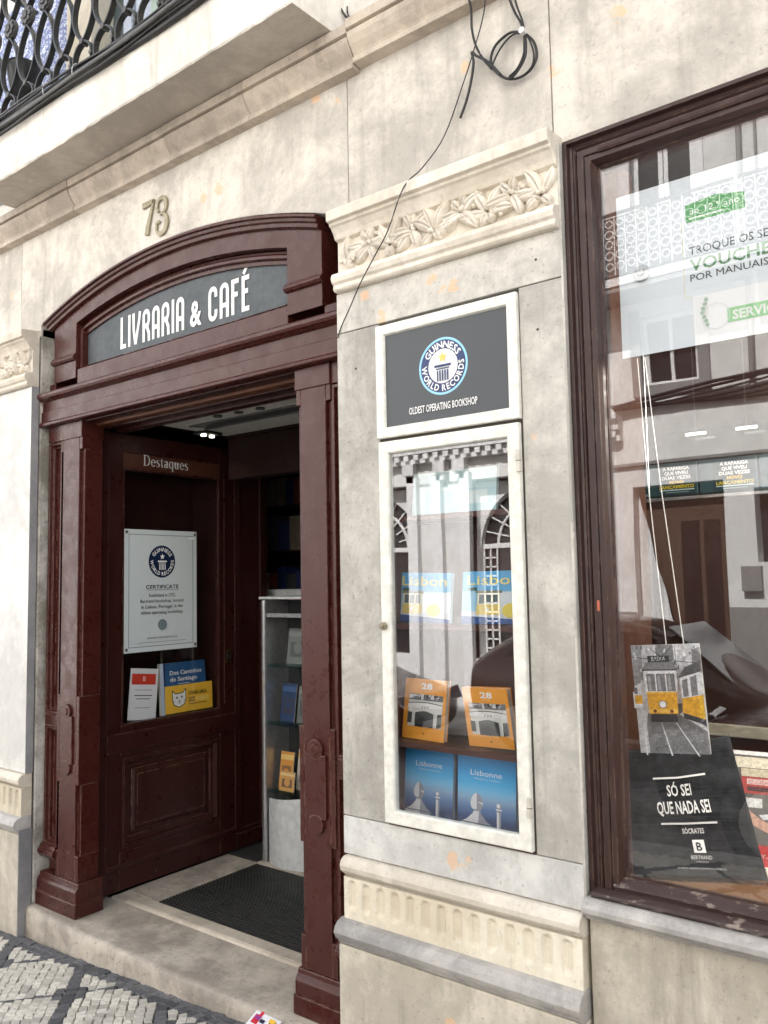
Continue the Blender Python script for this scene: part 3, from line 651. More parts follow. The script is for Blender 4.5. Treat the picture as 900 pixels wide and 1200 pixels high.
# sign panel with lettering
sp = obj('sign_panel', B().exty([(-3.683, 2.70), (-2.240, 2.70)]+[(x, z3(x)+.02) for x in [-2.240-(3.683-2.240)*i/20 for i in range(21)]], .135, .16), M['signgrey'], ds)
T = .135
def gly(ch):
    t = T; h = t/2; rr = .14
    def arch(x0, x1, zt, a=180, b=0, n=8): # rounded top from left stem to right stem
        r = (x1-x0)/2; return [((x0+x1)/2+r*math.cos(R(a+(b-a)*i/n)), zt-r+r*math.sin(R(a+(b-a)*i/n)), t) for i in range(n+1)]
    if ch == 'L': return [[(h, 0, t), (h, 1, t)], [(0, h, t), (.34, h, t)]], .36
    if ch == 'I': return [[(h, 0, t), (h, 1, t)]], t
    if ch == 'V': return [[(h, 1, t), (h+.02, .5, t), (.20, .02, t)], [(.20, .02, t), (.42, .78, t*.9), (.45, 1, t)]], .50
    if ch == 'R': return [[(h, 0, t), (h, 1-.14, t)], arch(h, .36, 1-h)+[(.36, .62, t), (.30, .50, t), (h, .47, t)], [(.24, .48, t), (.37, .25, t), (.38, 0, t)]], .45
    if ch == 'A': return [[(h, 0, t)]+arch(h, .36, 1-h)+[(.36, 0, t)], [(h, .36, t), (.36, .36, t)]], .43
    if ch == 'C': return [[(.36, .68, t)]+[(p[0], p[1], t) for p in arch(h, .36, 1-h)[::-1]]+[(h, .25, t)]+[(.2135+.1465*math.cos(R(180+180*i/8)), h+.1465+.1465*math.sin(R(180+180*i/8)), t) for i in range(9)]+[(.36, .32, t)]], .43
    if ch == 'F': return [[(h, 0, t), (h, 1, t)], [(0, 1-h, t), (.34, 1-h, t)], [(0, .56, t), (.29, .56, t)]], .36
    if ch == 'E': return [[(h, 0, t), (h, 1, t)], [(0, 1-h, t), (.34, 1-h, t)], [(0, .56, t), (.29, .56, t)], [(0, h, t), (.34, h, t)]], .36
    if ch == '/': return [[(0, 1.07, t), (.13, 1.26, t)]], .1
    if ch == '&': return [[(.52, 0, t), (.10, .56, t), (.08, .66, t)]+[(.20+.125*math.cos(R(170-340*i/10)), .72+.13*math.sin(R(170-340*i/10)), t) for i in range(11)]+[(.11, .44, t*.9), (.07, .30, t)]+[(.24+.165*math.cos(R(180+150*i/8)), .21+.145*math.sin(R(180+150*i/8)), t) for i in range(9)]+[(.50, .42, t)]], .56
    return [], .3
def deco(a, txt, x, z, h, ws, gap):
    for ch in txt:
        st, wd = gly(ch); a.stroke(st, x, z, h, WHT, ws); x += (wd+gap)*h*ws
    return x
a = Art()
hL = .150
for txt, x0, x1, z, h in (('LIVRARIA', -3.405, -2.918, 2.745, .158), ('CAFE', -2.752, -2.487, 2.742, .156)):
    tot = sum(gly(c)[1]+.11 for c in txt)-.11; ws = (x1-x0)/(tot*h)
    xe = deco(a, txt, x0, z, h, ws, .11)
    if txt == 'CAFE': a.stroke([[(-.02, 1.05, .11), (.07, 1.16, .12), (.15, 1.28, .13)]], xe-(.34+.11)*h*ws+.012, z, h, WHT, ws)
a.text('&', -2.836, 2.748, .118, WHT, width=.080, bold=.025)
lt = a.obj('lettering', M['whitesign'], ds); lt.location = Vector((0, .1345, 0))-wpos(ds)
# pilasters
def pilaster(xa, xb, ra, rb):
    b = B(); cx0, cx1 = xa+.024, xb-.024
    D1 = .192 if ra < xa else .275
    b.box(cx0, cx1, .076, D1, .19, 2.418)
    for e0, e1 in ((xa, cx0), (cx1, xb)):
        b.box(e0, e1, .0765, D1, 2.275, 2.418); b.box(e0, e1, .092, D1, 1.062, 2.275); b.box(e0, e1, .0765, D1, .640, 1.062); b.box(e0, e1, .092, D1, .31, .640); b.box(e0, e1, .0765, D1, .19, .31)
    p = obj('pilaster', b, W, ds, .003)
    mx = (xa+xb)/2
    obj('ornament', B().box(mx-.050, mx+.050, .066, .077, .735, .965).disc((mx, .985), .036, .064, .077, 18).disc((mx, .715), .036, .064, .077, 18).disc((mx, .985), .018, .058, .065, 12), W, p, .003)
    obj('cap_block', bx(xa-.002, xb+.002, .070, D1+.005, 2.335, 2.4175), W, p, .003)
    # recessed side panel
    b = B(); b.box(ra, rb, .118, .27, .19, 2.334).box(ra, rb, .080, .27, 2.337, 2.4175)
    f0, f1 = ra+.004, rb-.004
    b.ring(ra, rb, .96, 2.332, [(0, .083), (.012, .083), (.016, .100), (.026, .100), (.030, .1178)]).ring(ra, rb, .32, .90, [(0, .083), (.012, .083), (.016, .100), (.026, .100), (.030, .1178)])
    b.box(ra, rb, .083, .2, .902, .958)
    obj('side_panel', b, W, p, .002)
    lo, hi = min(xa, ra), max(xb, rb)
    obj('panel_foot', B().extx([(.2, .262), (.070, .262), (.066, .270), (.058, .282), (.060, .298), (.070, .306), (.074, .318), (.084, .325), (.2, .325)], ra-.012 if ra < xa else ra, rb if ra < xa else rb), W, p, .001)
    obj('pilaster_base', B().box(lo-.018 if ra < xa else xa-.022, hi+.020 if ra < xa else hi, .054, D1+.015, .031, .100).extx([(D1+.015, .1005), (.058, .1005), (.058, .150), (.064, .162), (.072, .170), (.075, .188), (D1+.015, .188)], lo-.012 if ra < xa else xa-.016, hi+.014 if ra < xa else hi), W, p, .004)
pilaster(-3.824, -3.632, -3.945, -3.8245)
pilaster(-2.172, -1.996, -1.9955, -1.897)
# stepped boards under the lintel (roller shutter slot)
for i, (ya, yb, z) in enumerate(((.085, .15, 2.412), (.152, .20, 2.400), (.202, .235, 2.394), (.237, .27, 2.400), (.272, .33, 2.386))):
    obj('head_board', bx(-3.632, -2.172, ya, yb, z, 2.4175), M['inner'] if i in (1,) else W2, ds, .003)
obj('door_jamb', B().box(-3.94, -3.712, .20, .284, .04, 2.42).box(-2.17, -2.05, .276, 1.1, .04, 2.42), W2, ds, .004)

# ------------------------------------------------------------------ step and floor
st = thing('door_step', (-2.9, .1, .0), 'worn pale stone step below the open door', 'step')
def frontline(n=80):
    pts = []
    for i in range(n+1):
        t = i/n; x = -3.978+(3.978-1.894)*t; y = .012-.030*math.sin(math.pi*min(1, t*1.05))**.8+.005*math.sin(t*17)*math.sin(t*5)+.003*math.sin(t*61)*math.sin(t*23)
        pts.append((x, y))
    return pts
fl = frontline(); b = B(); n = len(fl)
rows = [(.0, -.30), (.0, -.01), (.003, .018), (.012, .029), (.03, .032), (.16, .030), (.318, .032)]
vs = []
for x, y in fl:
    for q, (dy, z) in enumerate(rows): vs.append((x, y+dy if q < 5 else dy, z+(.002*math.sin(x*9) if 1 < q < 5 else 0)))
m = len(rows); b.add(vs, [(i*m+j, i*m+j+1, (i+1)*m+j+1, (i+1)*m+j) for i in range(n-1) for j in range(m-1)]+[tuple(range(m)), tuple(range((n-1)*m, n*m))])
obj('tread', b, M['step'], st, smooth=True)
obj('sill_stone', B().extx([(.3185, -.1), (.3185, .030), (.326, .040), (.338, .044), (.41, .040), (.41, -.1)], -3.60, -1.95), M['nosing'], st, .002)
obj('side_strip', B().box(-3.71, -3.462, .411, 1.085, -.05, .042).box(-3.71, -3.601, .3187, .41, -.05, .040).box(-3.462, -2.0, 1.083, 1.12, -.05, .046), M['step'], st, .003)
mat_ = thing('door_mat', (-2.7, .75, .03), 'black ribbed rubber mat inside the open doorway', 'mat')
b = B().box(-3.461, -1.96, .412, 1.082, .0, .030)
for i in range(33):
    y = .418+i*.0201; b.box(-3.459, -1.962, y, y+.0115, .0301, .0385)
obj('ribbed_sheet', b, M['rubber'], mat_)
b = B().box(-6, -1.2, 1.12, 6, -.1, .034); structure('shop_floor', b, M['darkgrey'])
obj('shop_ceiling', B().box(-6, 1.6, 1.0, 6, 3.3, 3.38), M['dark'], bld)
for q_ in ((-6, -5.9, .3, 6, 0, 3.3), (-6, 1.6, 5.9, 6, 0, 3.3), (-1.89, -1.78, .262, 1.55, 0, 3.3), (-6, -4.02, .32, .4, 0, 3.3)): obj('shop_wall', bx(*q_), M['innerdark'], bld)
vest = thing('vestibule', (-2.9, .6, 2.4), 'pale suspended vestibule ceiling with dark grille and lintel behind the doorway', 'ceiling')
b = B().box(-3.40, -2.0, .332, .82, 2.402, 2.44); obj('ceiling_panel', b, M['ceil'], vest)
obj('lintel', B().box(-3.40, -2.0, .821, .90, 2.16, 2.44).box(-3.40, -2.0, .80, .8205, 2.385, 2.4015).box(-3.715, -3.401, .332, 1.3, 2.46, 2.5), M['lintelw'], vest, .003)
obj('grille', B().box(-3.30, -2.2, .47, .475, 2.392, 2.4015).box(-3.30, -2.2, .575, .58, 2.392, 2.4015).box(-3.30, -2.2, .48, .57, 2.398, 2.4015), M['darkgrey'], vest)
for i in range(3): obj('fitting', B().disc((-3.0+i*.14, .40+.006*i), .022, 2.394, 2.4015, 14, 'z'), M['darkgrey'], vest)
lampt = thing('ceiling_lamp', (-3.38, .66, 2.40), 'small lit double ceiling lamp above the inner door leaf', 'lamp')
obj('housing', B().extz([(-3.43, .60), (-3.33, .60), (-3.33, .72), (-3.43, .72)], 2.388, 2.4015), M['dark'], lampt, .004)
for dy in (.632, .688): obj('bulb', B().disc((-3.38, dy), .013, 2.378, 2.3875, 14, 'z'), M['lamp'], lampt)
pl = bpy.data.lights.new('vestibule_light', 'SPOT'); pl.energy = .45; pl.color = (1, .9, .75); pl.spot_size = R(110); pl.shadow_soft_size = .03
po = bpy.data.objects.new('vestibule_light', pl); COL.objects.link(po); po.location = (-3.38, .66, 2.37)

# ------------------------------------------------------------------ open door leaf (plane x = -3.72, facing +x)
LX = -3.72
leaf = thing('door_leaf', (LX, .29, .045), 'open dark maroon door leaf with a tall glazed panel and display shelf', 'door')
def onx(b, x=LX): return b.swap_yx(x)
b = B()
b.box(.286, .372, 0, .045, .046, 2.40).box(1.038, 1.160, 0, .045, .046, 2.40).box(.372, 1.038, 0, .045, 2.302, 2.40).box(.372, 1.038, 0, .045, .720, .868).box(.372, 1.038, 0, .045, .046, .235)
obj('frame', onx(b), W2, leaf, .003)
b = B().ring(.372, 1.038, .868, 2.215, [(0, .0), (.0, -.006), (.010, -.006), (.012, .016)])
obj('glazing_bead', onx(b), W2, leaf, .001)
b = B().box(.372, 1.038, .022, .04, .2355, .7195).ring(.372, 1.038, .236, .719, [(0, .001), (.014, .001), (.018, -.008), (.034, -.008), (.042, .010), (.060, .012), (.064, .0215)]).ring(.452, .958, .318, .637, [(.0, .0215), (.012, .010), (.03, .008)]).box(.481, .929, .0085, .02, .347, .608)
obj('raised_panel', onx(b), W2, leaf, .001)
b = B(); k = 0
b.extx([(-.0, .735), (-.008, .740), (-.010, .752), (-.010, .818), (-.008, .830), (0, .835)], .288, 1.158)
obj('rail_moulding', onx(b), W2, leaf, .001); b = B()
b.extx([(-.0, .150), (-.008, .156), (-.010, .166), (-.004, .176), (0, .178)], .288, 1.158)
obj('kick_moulding', onx(b), W2, leaf, .001)
obj('edge_bead', onx(B().box(1.066, 1.078, -.008, 0, .90, 2.25).box(1.150, 1.158, -.006, 0, .18, 2.40)), W2, leaf, .002)
obj('pane', onx(B().box(.375, 1.035, .014, .019, .870, 2.214)), M['doorglass'], leaf)
sb = obj('sign_board', onx(B().box(.3725, 1.0375, .006, .03, 2.216, 2.3015)), M['board'], leaf, .002)
# serif lettering drawn with thick and thin strokes
def serif(txt, x, z, h, width):
    K, t = .13, .045; ar = lambda cx, cz, rx, rz, a0, a1, n=10, w0=t, w1=K: [(cx+rx*math.cos(R(a0+(a1-a0)*i/n)), cz+rz*math.sin(R(a0+(a1-a0)*i/n)), w0+(w1-w0)*abs(math.cos(R(a0+(a1-a0)*i/n)))) for i in range(n+1)]
    G = {'D': ([[(.12, 0, K), (.12, 1, K)], [(0, .97, t), (.30, .97, t)]+ar(.30, .5, .32, .47, 90, -90)+[(0, .03, t)]], .70),
     'e': ([[(.10, .37, t), (.44, .37, t)]+ar(.27, .33, .19, .31, 8, 325, 14)], .50),
     's': ([[(.36, .58, t), (.30, .62, t), (.20, .64, t), (.10, .58, .09), (.08, .50, .11), (.16, .40, K), (.29, .29, K), (.37, .18, .11), (.32, .06, .08), (.20, .02, t), (.10, .04, t), (.06, .12, t)]], .42),
     't': ([[(.15, .86, t), (.15, .16, K), (.19, .04, .09), (.30, .03, t)], [(0, .62, t), (.30, .62, t)]], .34),
     'a': ([[(.07, .50, .08), (.12, .61, t), (.22, .65, t), (.32, .58, K), (.33, .40, K), (.33, .10, K), (.40, .03, t), (.46, .06, t)], [(.32, .38, t), (.16, .33, .07), (.07, .22, K), (.09, .07, .10), (.18, .02, t), (.30, .10, t)]], .47),
     'q': ([ar(.24, .33, .18, .31, 55, 305, 14), [(.41, .65, K), (.41, -.26, K)], [(.30, -.26, t), (.52, -.26, t)]], .55),
     'u': ([[(0, .62, t), (.09, .62, K), (.09, .22, K), (.13, .06, .1), (.22, .02, t), (.36, .12, t)], [(.28, .62, t), (.37, .62, K), (.37, .03, K), (.48, .03, t)]], .52)}
    tot = sum(G[c][1]+.05 for c in txt); ws = width/(tot*h); a = Art()
    for c in txt: a.stroke(G[c][0], x, z, h, WHT, ws); x += (G[c][1]+.05)*h*ws
    return a
RX = (0, 0, R(90))                            # art drawn in (u, z) shown on a plane facing +x: u -> +y
al = serif('Destaques', .505, 2.242, .060, .305)
o = al.obj('lettering', M['whitesign'], leaf, rot=RX); o.location = Vector((LX-.006+.0005, 0, 0))-wpos(leaf)
lk = obj('lock_plate', onx(B().box(1.086, 1.124, -.004, 0, 1.128, 1.206)), M['brass'], leaf, .002)
obj('finger_pull', onx(B().disc((1.105, 1.167), .014, -.0055, -.0035, 16)), M['dark'], lk)
obj('niche', onx(B().box(.30, 1.15, .25, .27, .7, 2.4).box(.345, .365, .046, .25, .7, 2.4).box(1.045, 1.07, .046, .25, .7, 2.4)), M['nichew'], leaf)
obj('display_shelf', onx(B().box(.366, 1.044, .046, .25, .845, .872)), M['nichew'], leaf)
jb = thing('door_post', (LX, 1.27, .045), 'dark maroon panelled post beyond the open door leaf', 'door post')
b = B().box(1.164, 1.44, .012, .06, .046, 2.40).ring(1.164, 1.44, .10, 2.30, [(.0, .0118), (.03, .004), (.05, .004), (.056, .0115)]).box(1.164, 1.44, -.003, .02, .046, .13)
obj('post_board', onx(b), W2, jb, .003)
obj('post_edge', onx(B().box(1.36, 1.385, -.006, .012, .13, 2.40)), W2, jb, .003)
# certificate on the glass
def panel(name, w, h, t, mat_edge, artfn, mat_print, label, cat, loc, rot, group=None, bevel=.0008, part='sheet', pname='print'):
    """rigid board: local x = width, z = height, faces -y; origin at the middle of the lower edge"""
    p = thing(name, loc, label, cat, group, rot)
    obj(part, bx(-w/2, w/2, 0, t, 0, h), mat_edge, p, bevel, local=True)
    a = Art(); artfn(a, w, h)
    for i, q in enumerate(a.v): a.v[i] = (q[0]-w/2, q[1]-.0002, q[2])
    a.obj(pname, mat_print, p); return p
def cert(a, w, h):
    a.rect(0, 0, w, h, c_(205, 214, 216)); k = c_(40, 44, 50)
    for i0, i1 in ((.026, .0285),):
        a.rect(i0, i0, w-i0, i1, k); a.rect(i0, h-i1, w-i0, h-i0, k); a.rect(i0, i0, i1, h-i0, k); a.rect(w-i1, i0, w-i0, h-i0, k)
    record_logo(a, w/2, h-.171, .088, False)
    a.text('CERTIFICATE', w/2, h-.318, .021, k, width=.215, bold=.008); a.rect(w/2-.108, h-.3255, w/2+.108, h-.324, k)
    for i, t in enumerate(('Established in 1732,', 'Bertrand bookshop, located', 'in Lisbon, Portugal, is the', 'oldest operating bookshop.')):
        a.text(t, w/2, h-.362-i*.0305, .0185, k, width=[.175, .285, .275, .28][i], bold=.004)
    a.circ(w/2, .139, .029, c_(120, 134, 140)); a.ringl(w/2, .139, .024, .002, c_(80, 92, 98)); a.text('I', w/2, .127, .024, c_(70, 82, 90))
    a.text('GUINNESS WORLD RECORDS LTD', w/2, .066, .009, k, width=.2)
    a.rect(.08, .047, w-.08, .049, c_(120, 124, 128))
    for x, z in ((w-.016, h-.018), (w-.016, .018), (.010, h-.016), (.010, .018)): a.circ(x, z, .009, c_(96, 96, 92), 14)
    a.rect(w-.06, h-.045, w-.02, h-.032, c_(236, 238, 236))
panel('certificate', .478, .652, .003, M['paper'], cert, M['prt'], 'white framed record certificate with round blue emblem on the door glass', 'certificate', (LX+.0115, .6185, 1.240), (R(-.3), 0, R(90)))
def leaflet(a, w, h):
    a.rect(0, 0, w, h, c_(226, 228, 232)); a.rect(.010, h-.085, w-.014, h-.028, c_(206, 62, 44)); a.text('B', w/2, h-.066, .026, c_(240, 200, 190), bold=.02)
    k = c_(70, 70, 76)
    for z, wd, hh in ((.155, .11, .004), (.125, .115, .008), (.108, .09, .007), (.062, .10, .004)): a.rect(w/2-wd/2, z, w/2+wd/2, z+hh*.6, k)
panel('leaflet_holder', .178, .270, .004, M['paper'], leaflet, M['prtm'], 'white leaflet with red heading standing behind the door glass', 'leaflet', (LX-.040, .528, .876), (R(-3), R(6.5), R(90)))
def caminho(a, w, h):
    a.rect(0, 0, w, h, c_(46, 92, 140)); a.rect(0, 0, w, h*.55, c_(84, 112, 136)); a.rect(0, 0, w, h*.3, c_(58, 74, 70)); a.rect(.022, 0, .034, h, c_(28, 50, 96)); a.rect(0, 0, .022, h, c_(190, 205, 225))
    a.text('Dos Caminhos', .065, h-.068, .024, WHT, 'l', .225, .02); a.text('de Santiago', .065, h-.104, .024, WHT, 'l', .19, .02); a.rect(.12, h-.122, .2, h-.118, c_(210, 216, 224))
    a.poly([(.05, 0), (.12, .13), (.2, .08), (w, .15), (w, 0)], c_(70, 86, 78))
panel('travel_guide', .318, .282, .022, M['paper'], caminho, M['prt'], 'blue travel guide standing behind the yellow cat card in the door', 'book', (LX-.060, .835, .874), (R(-5), 0, R(90)))
def catcard(a, w, h):
    y = c_(238, 190, 62); a.rect(0, 0, w, h, y); k = c_(40, 36, 32)
    cx, cz = .095, .078
    P = [(cx-.047, cz+.046), (cx-.026, cz+.026), (cx+.026, cz+.028), (cx+.046, cz+.050), (cx+.046, cz-.005), (cx+.036, cz-.035), (cx, cz-.050), (cx-.036, cz-.035), (cx-.046, cz-.006)]
    a.poly(P, WHT); a.path(P+[P[0]], .005, k); a.circ(cx-.016, cz+.004, .006, k, 12); a.circ(cx+.018, cz+.006, .006, k, 12); a.poly([(cx-.007, cz-.012), (cx+.009, cz-.012), (cx+.001, cz-.020)], k); a.path([(cx-.008, cz-.028), (cx, cz-.021), (cx+.008, cz-.028)], .003, k)
    for s_ in (-1, 1): a.line((cx+s_*.030, cz-.016), (cx+s_*.054, cz-.012), .002, k)
    a.text('LIVRARIA AMIGA', .160, .088, .023, k, 'l', .130, .01); a.text('DOS', .160, .050, .028, k, 'l', .042, .02); a.text('ANIMAIS', .208, .050, .028, c_(250, 226, 130), 'l', .095, .02); a.rect(.16, .036, .29, .040, c_(110, 90, 50))
panel('cat_card', .332, .150, .002, M['paper'], catcard, M['prt'], 'yellow card with a white cat face leaning on the blue book', 'card', (LX-.026, .838, .884), (R(-2), R(0), R(90)))

# ------------------------------------------------------------------ brochure rack inside
rk = thing('brochure_rack', (-3.28, 1.2, .034), 'tall brochure rack with silver side rails inside the doorway', 'rack')
b = B().box(-3.445, -3.412, 1.10, 1.32, .034, 1.500).box(-3.132, -3.105, 1.10, 1.32, .034, 1.500); obj('side_rail', b, M['alu'], rk, .012)
obj('back_panel', bx(-3.41, -3.12, 1.29, 1.31, .05, 1.49), M['rubber'], rk)
obj('cap', bx(-3.455, -3.10, 1.095, 1.325, 1.5005, 1.516), M['rackw'], rk, .004)
b = B(); vs = []; n = 10
for i in range(n+1):
    t = i/n; x = -3.397+.265*t; y = 1.112-.035*math.sin(math.pi*t); vs += [(x, y, .046), (x, y, .395+.03*t), (x, y+.012, .395+.03*t), (x, y+.012, .046)]
b.add(vs, [(i*4+j, i*4+(j+1) % 4, i*4+4+(j+1) % 4, i*4+4+j) for i in range(n) for j in range(4)]+[(0, 1, 2, 3), (n*4, n*4+1, n*4+2, n*4+3)])
obj('kick_panel', b, M['rackw'], rk, smooth=False)
for z in (.43, .80, 1.12, 1.40):
    obj('tier', B().box(-3.398, -3.132, 1.11, 1.29, z, z+.012).box(-3.398, -3.132, 1.105, 1.11, z, z+.022), M['acrylic'] if z < 1.3 else M['alu'], rk)
def magaz(c0, c1, c2):
    def f(a, w, h):
        a.rect(0, 0, w, h, c0); a.rect(0, h*.78, w, h*.92, c1); a.rect(w*.15, h*.2, w*.85, h*.62, c2); a.circ(w*.5, h*.45, w*.2, c0)
    return f
for (x, z, w_, h_, cs, lab, yy) in ((-3.33, .443, .10, .20, ((.70, .32, .07), (.85, .6, .2), (.3, .16, .08)), 'orange brochure in the lowest tier of the rack', 1.17),
      (-3.20, .443, .13, .22, ((.62, .58, .5), (.75, .45, .15), (.2, .2, .22)), 'cream brochure with orange band in the lowest tier of the rack', 1.19),
      (-3.28, .443, .11, .105, ((.66, .36, .12), (.8, .6, .3), (.2, .12, .08)), 'small tan card in front of the rack brochures', 1.13),
      (-3.32, .813, .11, .21, ((.03, .06, .14), (.06, .12, .25), (.05, .05, .08)), 'dark blue brochure in the middle tier of the rack', 1.18),
      (-3.19, .813, .11, .20, ((.16, .18, .17), (.25, .26, .25), (.08, .1, .1)), 'grey brochure in the middle tier of the rack', 1.18),
      (-3.26, 1.133, .16, .20, ((.20, .22, .21), (.28, .3, .3), (.12, .13, .13)), 'grey leaflet in the top tier of the rack', 1.2)):
    panel('brochure', w_, h_, .006, M['paper'], magaz(*cs), M['prtm'], lab, 'brochure', (x, yy, z), (R(-8), 0, 0), 'brochures in the rack')

# dim bookcase deep in the shop
bc = thing('bookcase', (-4.1, 2.2, .034), 'dim wooden bookcase deep inside the dark shop', 'bookcase')
b = B().box(-4.75, -4.72, 2.0, 2.3, .034, 2.7).box(-3.62, -3.59, 2.0, 2.3, .034, 2.7).box(-4.75, -3.59, 2.29, 2.31, .034, 2.7); obj('carcass', b, M['innerdark'], bc)
for z in (.4, .75, 1.10, 1.44, 1.80, 2.12, 2.45): obj('bookshelf', bx(-4.72, -3.62, 2.0, 2.29, z, z+.02), M['innerdark'], bc)
rr = random.Random(5); ORD = ['first', 'second', 'third', 'fourth', 'fifth', 'sixth', 'seventh', 'eighth', 'ninth', 'tenth', 'eleventh', 'twelfth', 'thirteenth']
pal = [(.02, .05, .16), (.3, .3, .28), (.25, .06, .04), (.04, .08, .09), (.35, .3, .2), (.12, .12, .14), (.5, .5, .48), (.05, .07, .2)]
bkm = [plain('book_cloth', c, .6) for c in pal]
for z in (1.12, 1.46, 1.82, 2.14):
    x = -4.45; k_ = 0
    while x < -3.75:
        wd = rr.uniform(.05, .13); hh = rr.uniform(.19, .26); m_ = rr.choice(bkm)
        o = obj('shelved_book', bx(x, x+wd-.004, 2.02+rr.uniform(0, .03), 2.2, z, z+hh), m_, None, .002)
        tag(o, '%s dim book from the door post on the bookcase shelf %s' % (ORD[k_], {1.12: 'level with the rack top', 1.46: 'just above the rack', 1.82: 'at eye height', 2.14: 'under the lintel'}[z]), 'book', 'books in the dim bookcase'); x += wd; k_ += 1
tb_ = thing('counter_box', (-3.7, 1.62, 1.3), 'white printed box on the counter behind the rack', 'box')
obj('carton', bx(-3.95, -3.50, 1.55, 1.75, 1.30, 1.55), M['rackw'], tb_, .004)
obj('label_patch', bx(-3.72, -3.55, 1.546, 1.5495, 1.36, 1.5), plain('faded_red_print', (.35, .10, .08), .6), tb_)
ct = thing('counter', (-3.7, 1.75, .034), 'dark wooden counter behind the brochure rack', 'counter'); obj('counter_top', bx(-4.3, -2.6, 1.5, 2.0, 1.26, 1.298), M['innerdark'], ct, .004); obj('counter_front', bx(-4.28, -2.62, 1.52, 1.98, .034, 1.259), M['innerdark'], ct)

# ================================================================== BOOK CASE SUNK INTO THE PIER
FW, FG = M['framew'], M['framegrey']
dc = thing('display_case', (-1.43, .1, .80), 'tall glazed book case with cream metal frame sunk into the stone pier', 'display case')
X0, X1, Z0, Z1 = -1.699, -1.162, .806, 2.066
I0, I1, J0, J1 = -1.656, -1.209, .857, 2.024
b = B().ring(X0, X1, Z0, Z1, [(.0, .02), (.0, -.016), (.003, -.020), (.038, -.020), (.0425, -.014), (.0425, .006)])
b.box(X0+.004, X1-.004, -.002, .02, Z0+.004, I0*0+J0-.002) if False else None
obj('door_frame', b, FW, dc, .0015)
obj('case_pane', bx(I0-.002, I1+.002, -.006, -.001, J0-.002, J1+.002), M['caseglass'], dc)
obj('hanging_gap', B().box(X0-.004, X0+.001, -.001, .02, Z0-.003, 2.47).box(X1-.001, X1+.004, -.001, .02, Z0-.003, 2.47).box(X0, X1, -.001, .02, Z0-.006, Z0+.001), M['joint'], dc)
for z0, z1 in ((1.915, 1.982), (.905, .962)):
    h_ = obj('hinge', B().disc((X1-.001, -.024), .0075, z0, z1, 12, 'z'), FG, dc); obj('hinge_pin', B().disc((X1-.001, -.024), .0082, (z0+z1)/2-.001, (z0+z1)/2+.001, 10, 'z'), M['joint'], h_)
obj('door_knob', B().disc((-1.684, 1.446), .013, -.034, -.0205, 16).disc((-1.684, 1.446), .007, -.040, -.034, 12), M['bronze'], dc, .002)
CI = M['shelf']
obj('cabinet', B().box(-1.70, -1.157, .215, .235, .80, 2.07).box(-1.705, -1.698, .003, .2149, .80, 2.07).box(-1.162, -1.155, .003, .2149, .80, 2.07).box(-1.6979, -1.1621, .003, .2149, 2.05, 2.075).box(-1.6979, -1.1621, .003, .2149, .795, .818), M['shelf'], dc)
for z in (1.065, 1.452, 1.812): obj('case_shelf', bx(-1.6975, -1.1625, .022, .214, z-.019, z), CI, dc, .002)
b = B()
for i in range(24): b.disc((.05, .90+i*.045), .003, -1.6979, -1.6965, 8, 'x')
obj('peg_hole', b, M['brass'], dc)['kind'] = 'stuff'
# framed poster above
cp_ = thing('record_poster', (-1.43, .0, 2.08), 'dark grey poster with round record emblem in a cream frame above the book case', 'poster')
obj('poster_frame', B().ring(-1.705, -1.158, 2.078, 2.470, [(0, .01), (0, -.016), (.003, -.019), (.033, -.019), (.037, -.012), (.038, -.008)]), FW, cp_, .0015)
obj('poster_sheet', bx(-1.668, -1.195, -.0085, .01, 2.115, 2.433), plain('poster_board', hx(66, 69, 73), .3), cp_)
obj('poster_gap', B().box(-1.699, -1.162, -.004, .02, 2.064, 2.079), M['joint'], cp_)
a = Art(); a.rect(-1.6675, 2.1155, -1.1955, 2.4325, c_(76, 79, 83)); record_logo(a, -1.434, 2.288, .0945, True)
a.text('OLDEST OPERATING BOOKSHOP', -1.438, 2.145, .0245, WHT, width=.264, bold=.012)
o = a.obj('poster_print', M['prt'], cp_); o.location = Vector((0, -.0087, 0))-wpos(cp_)

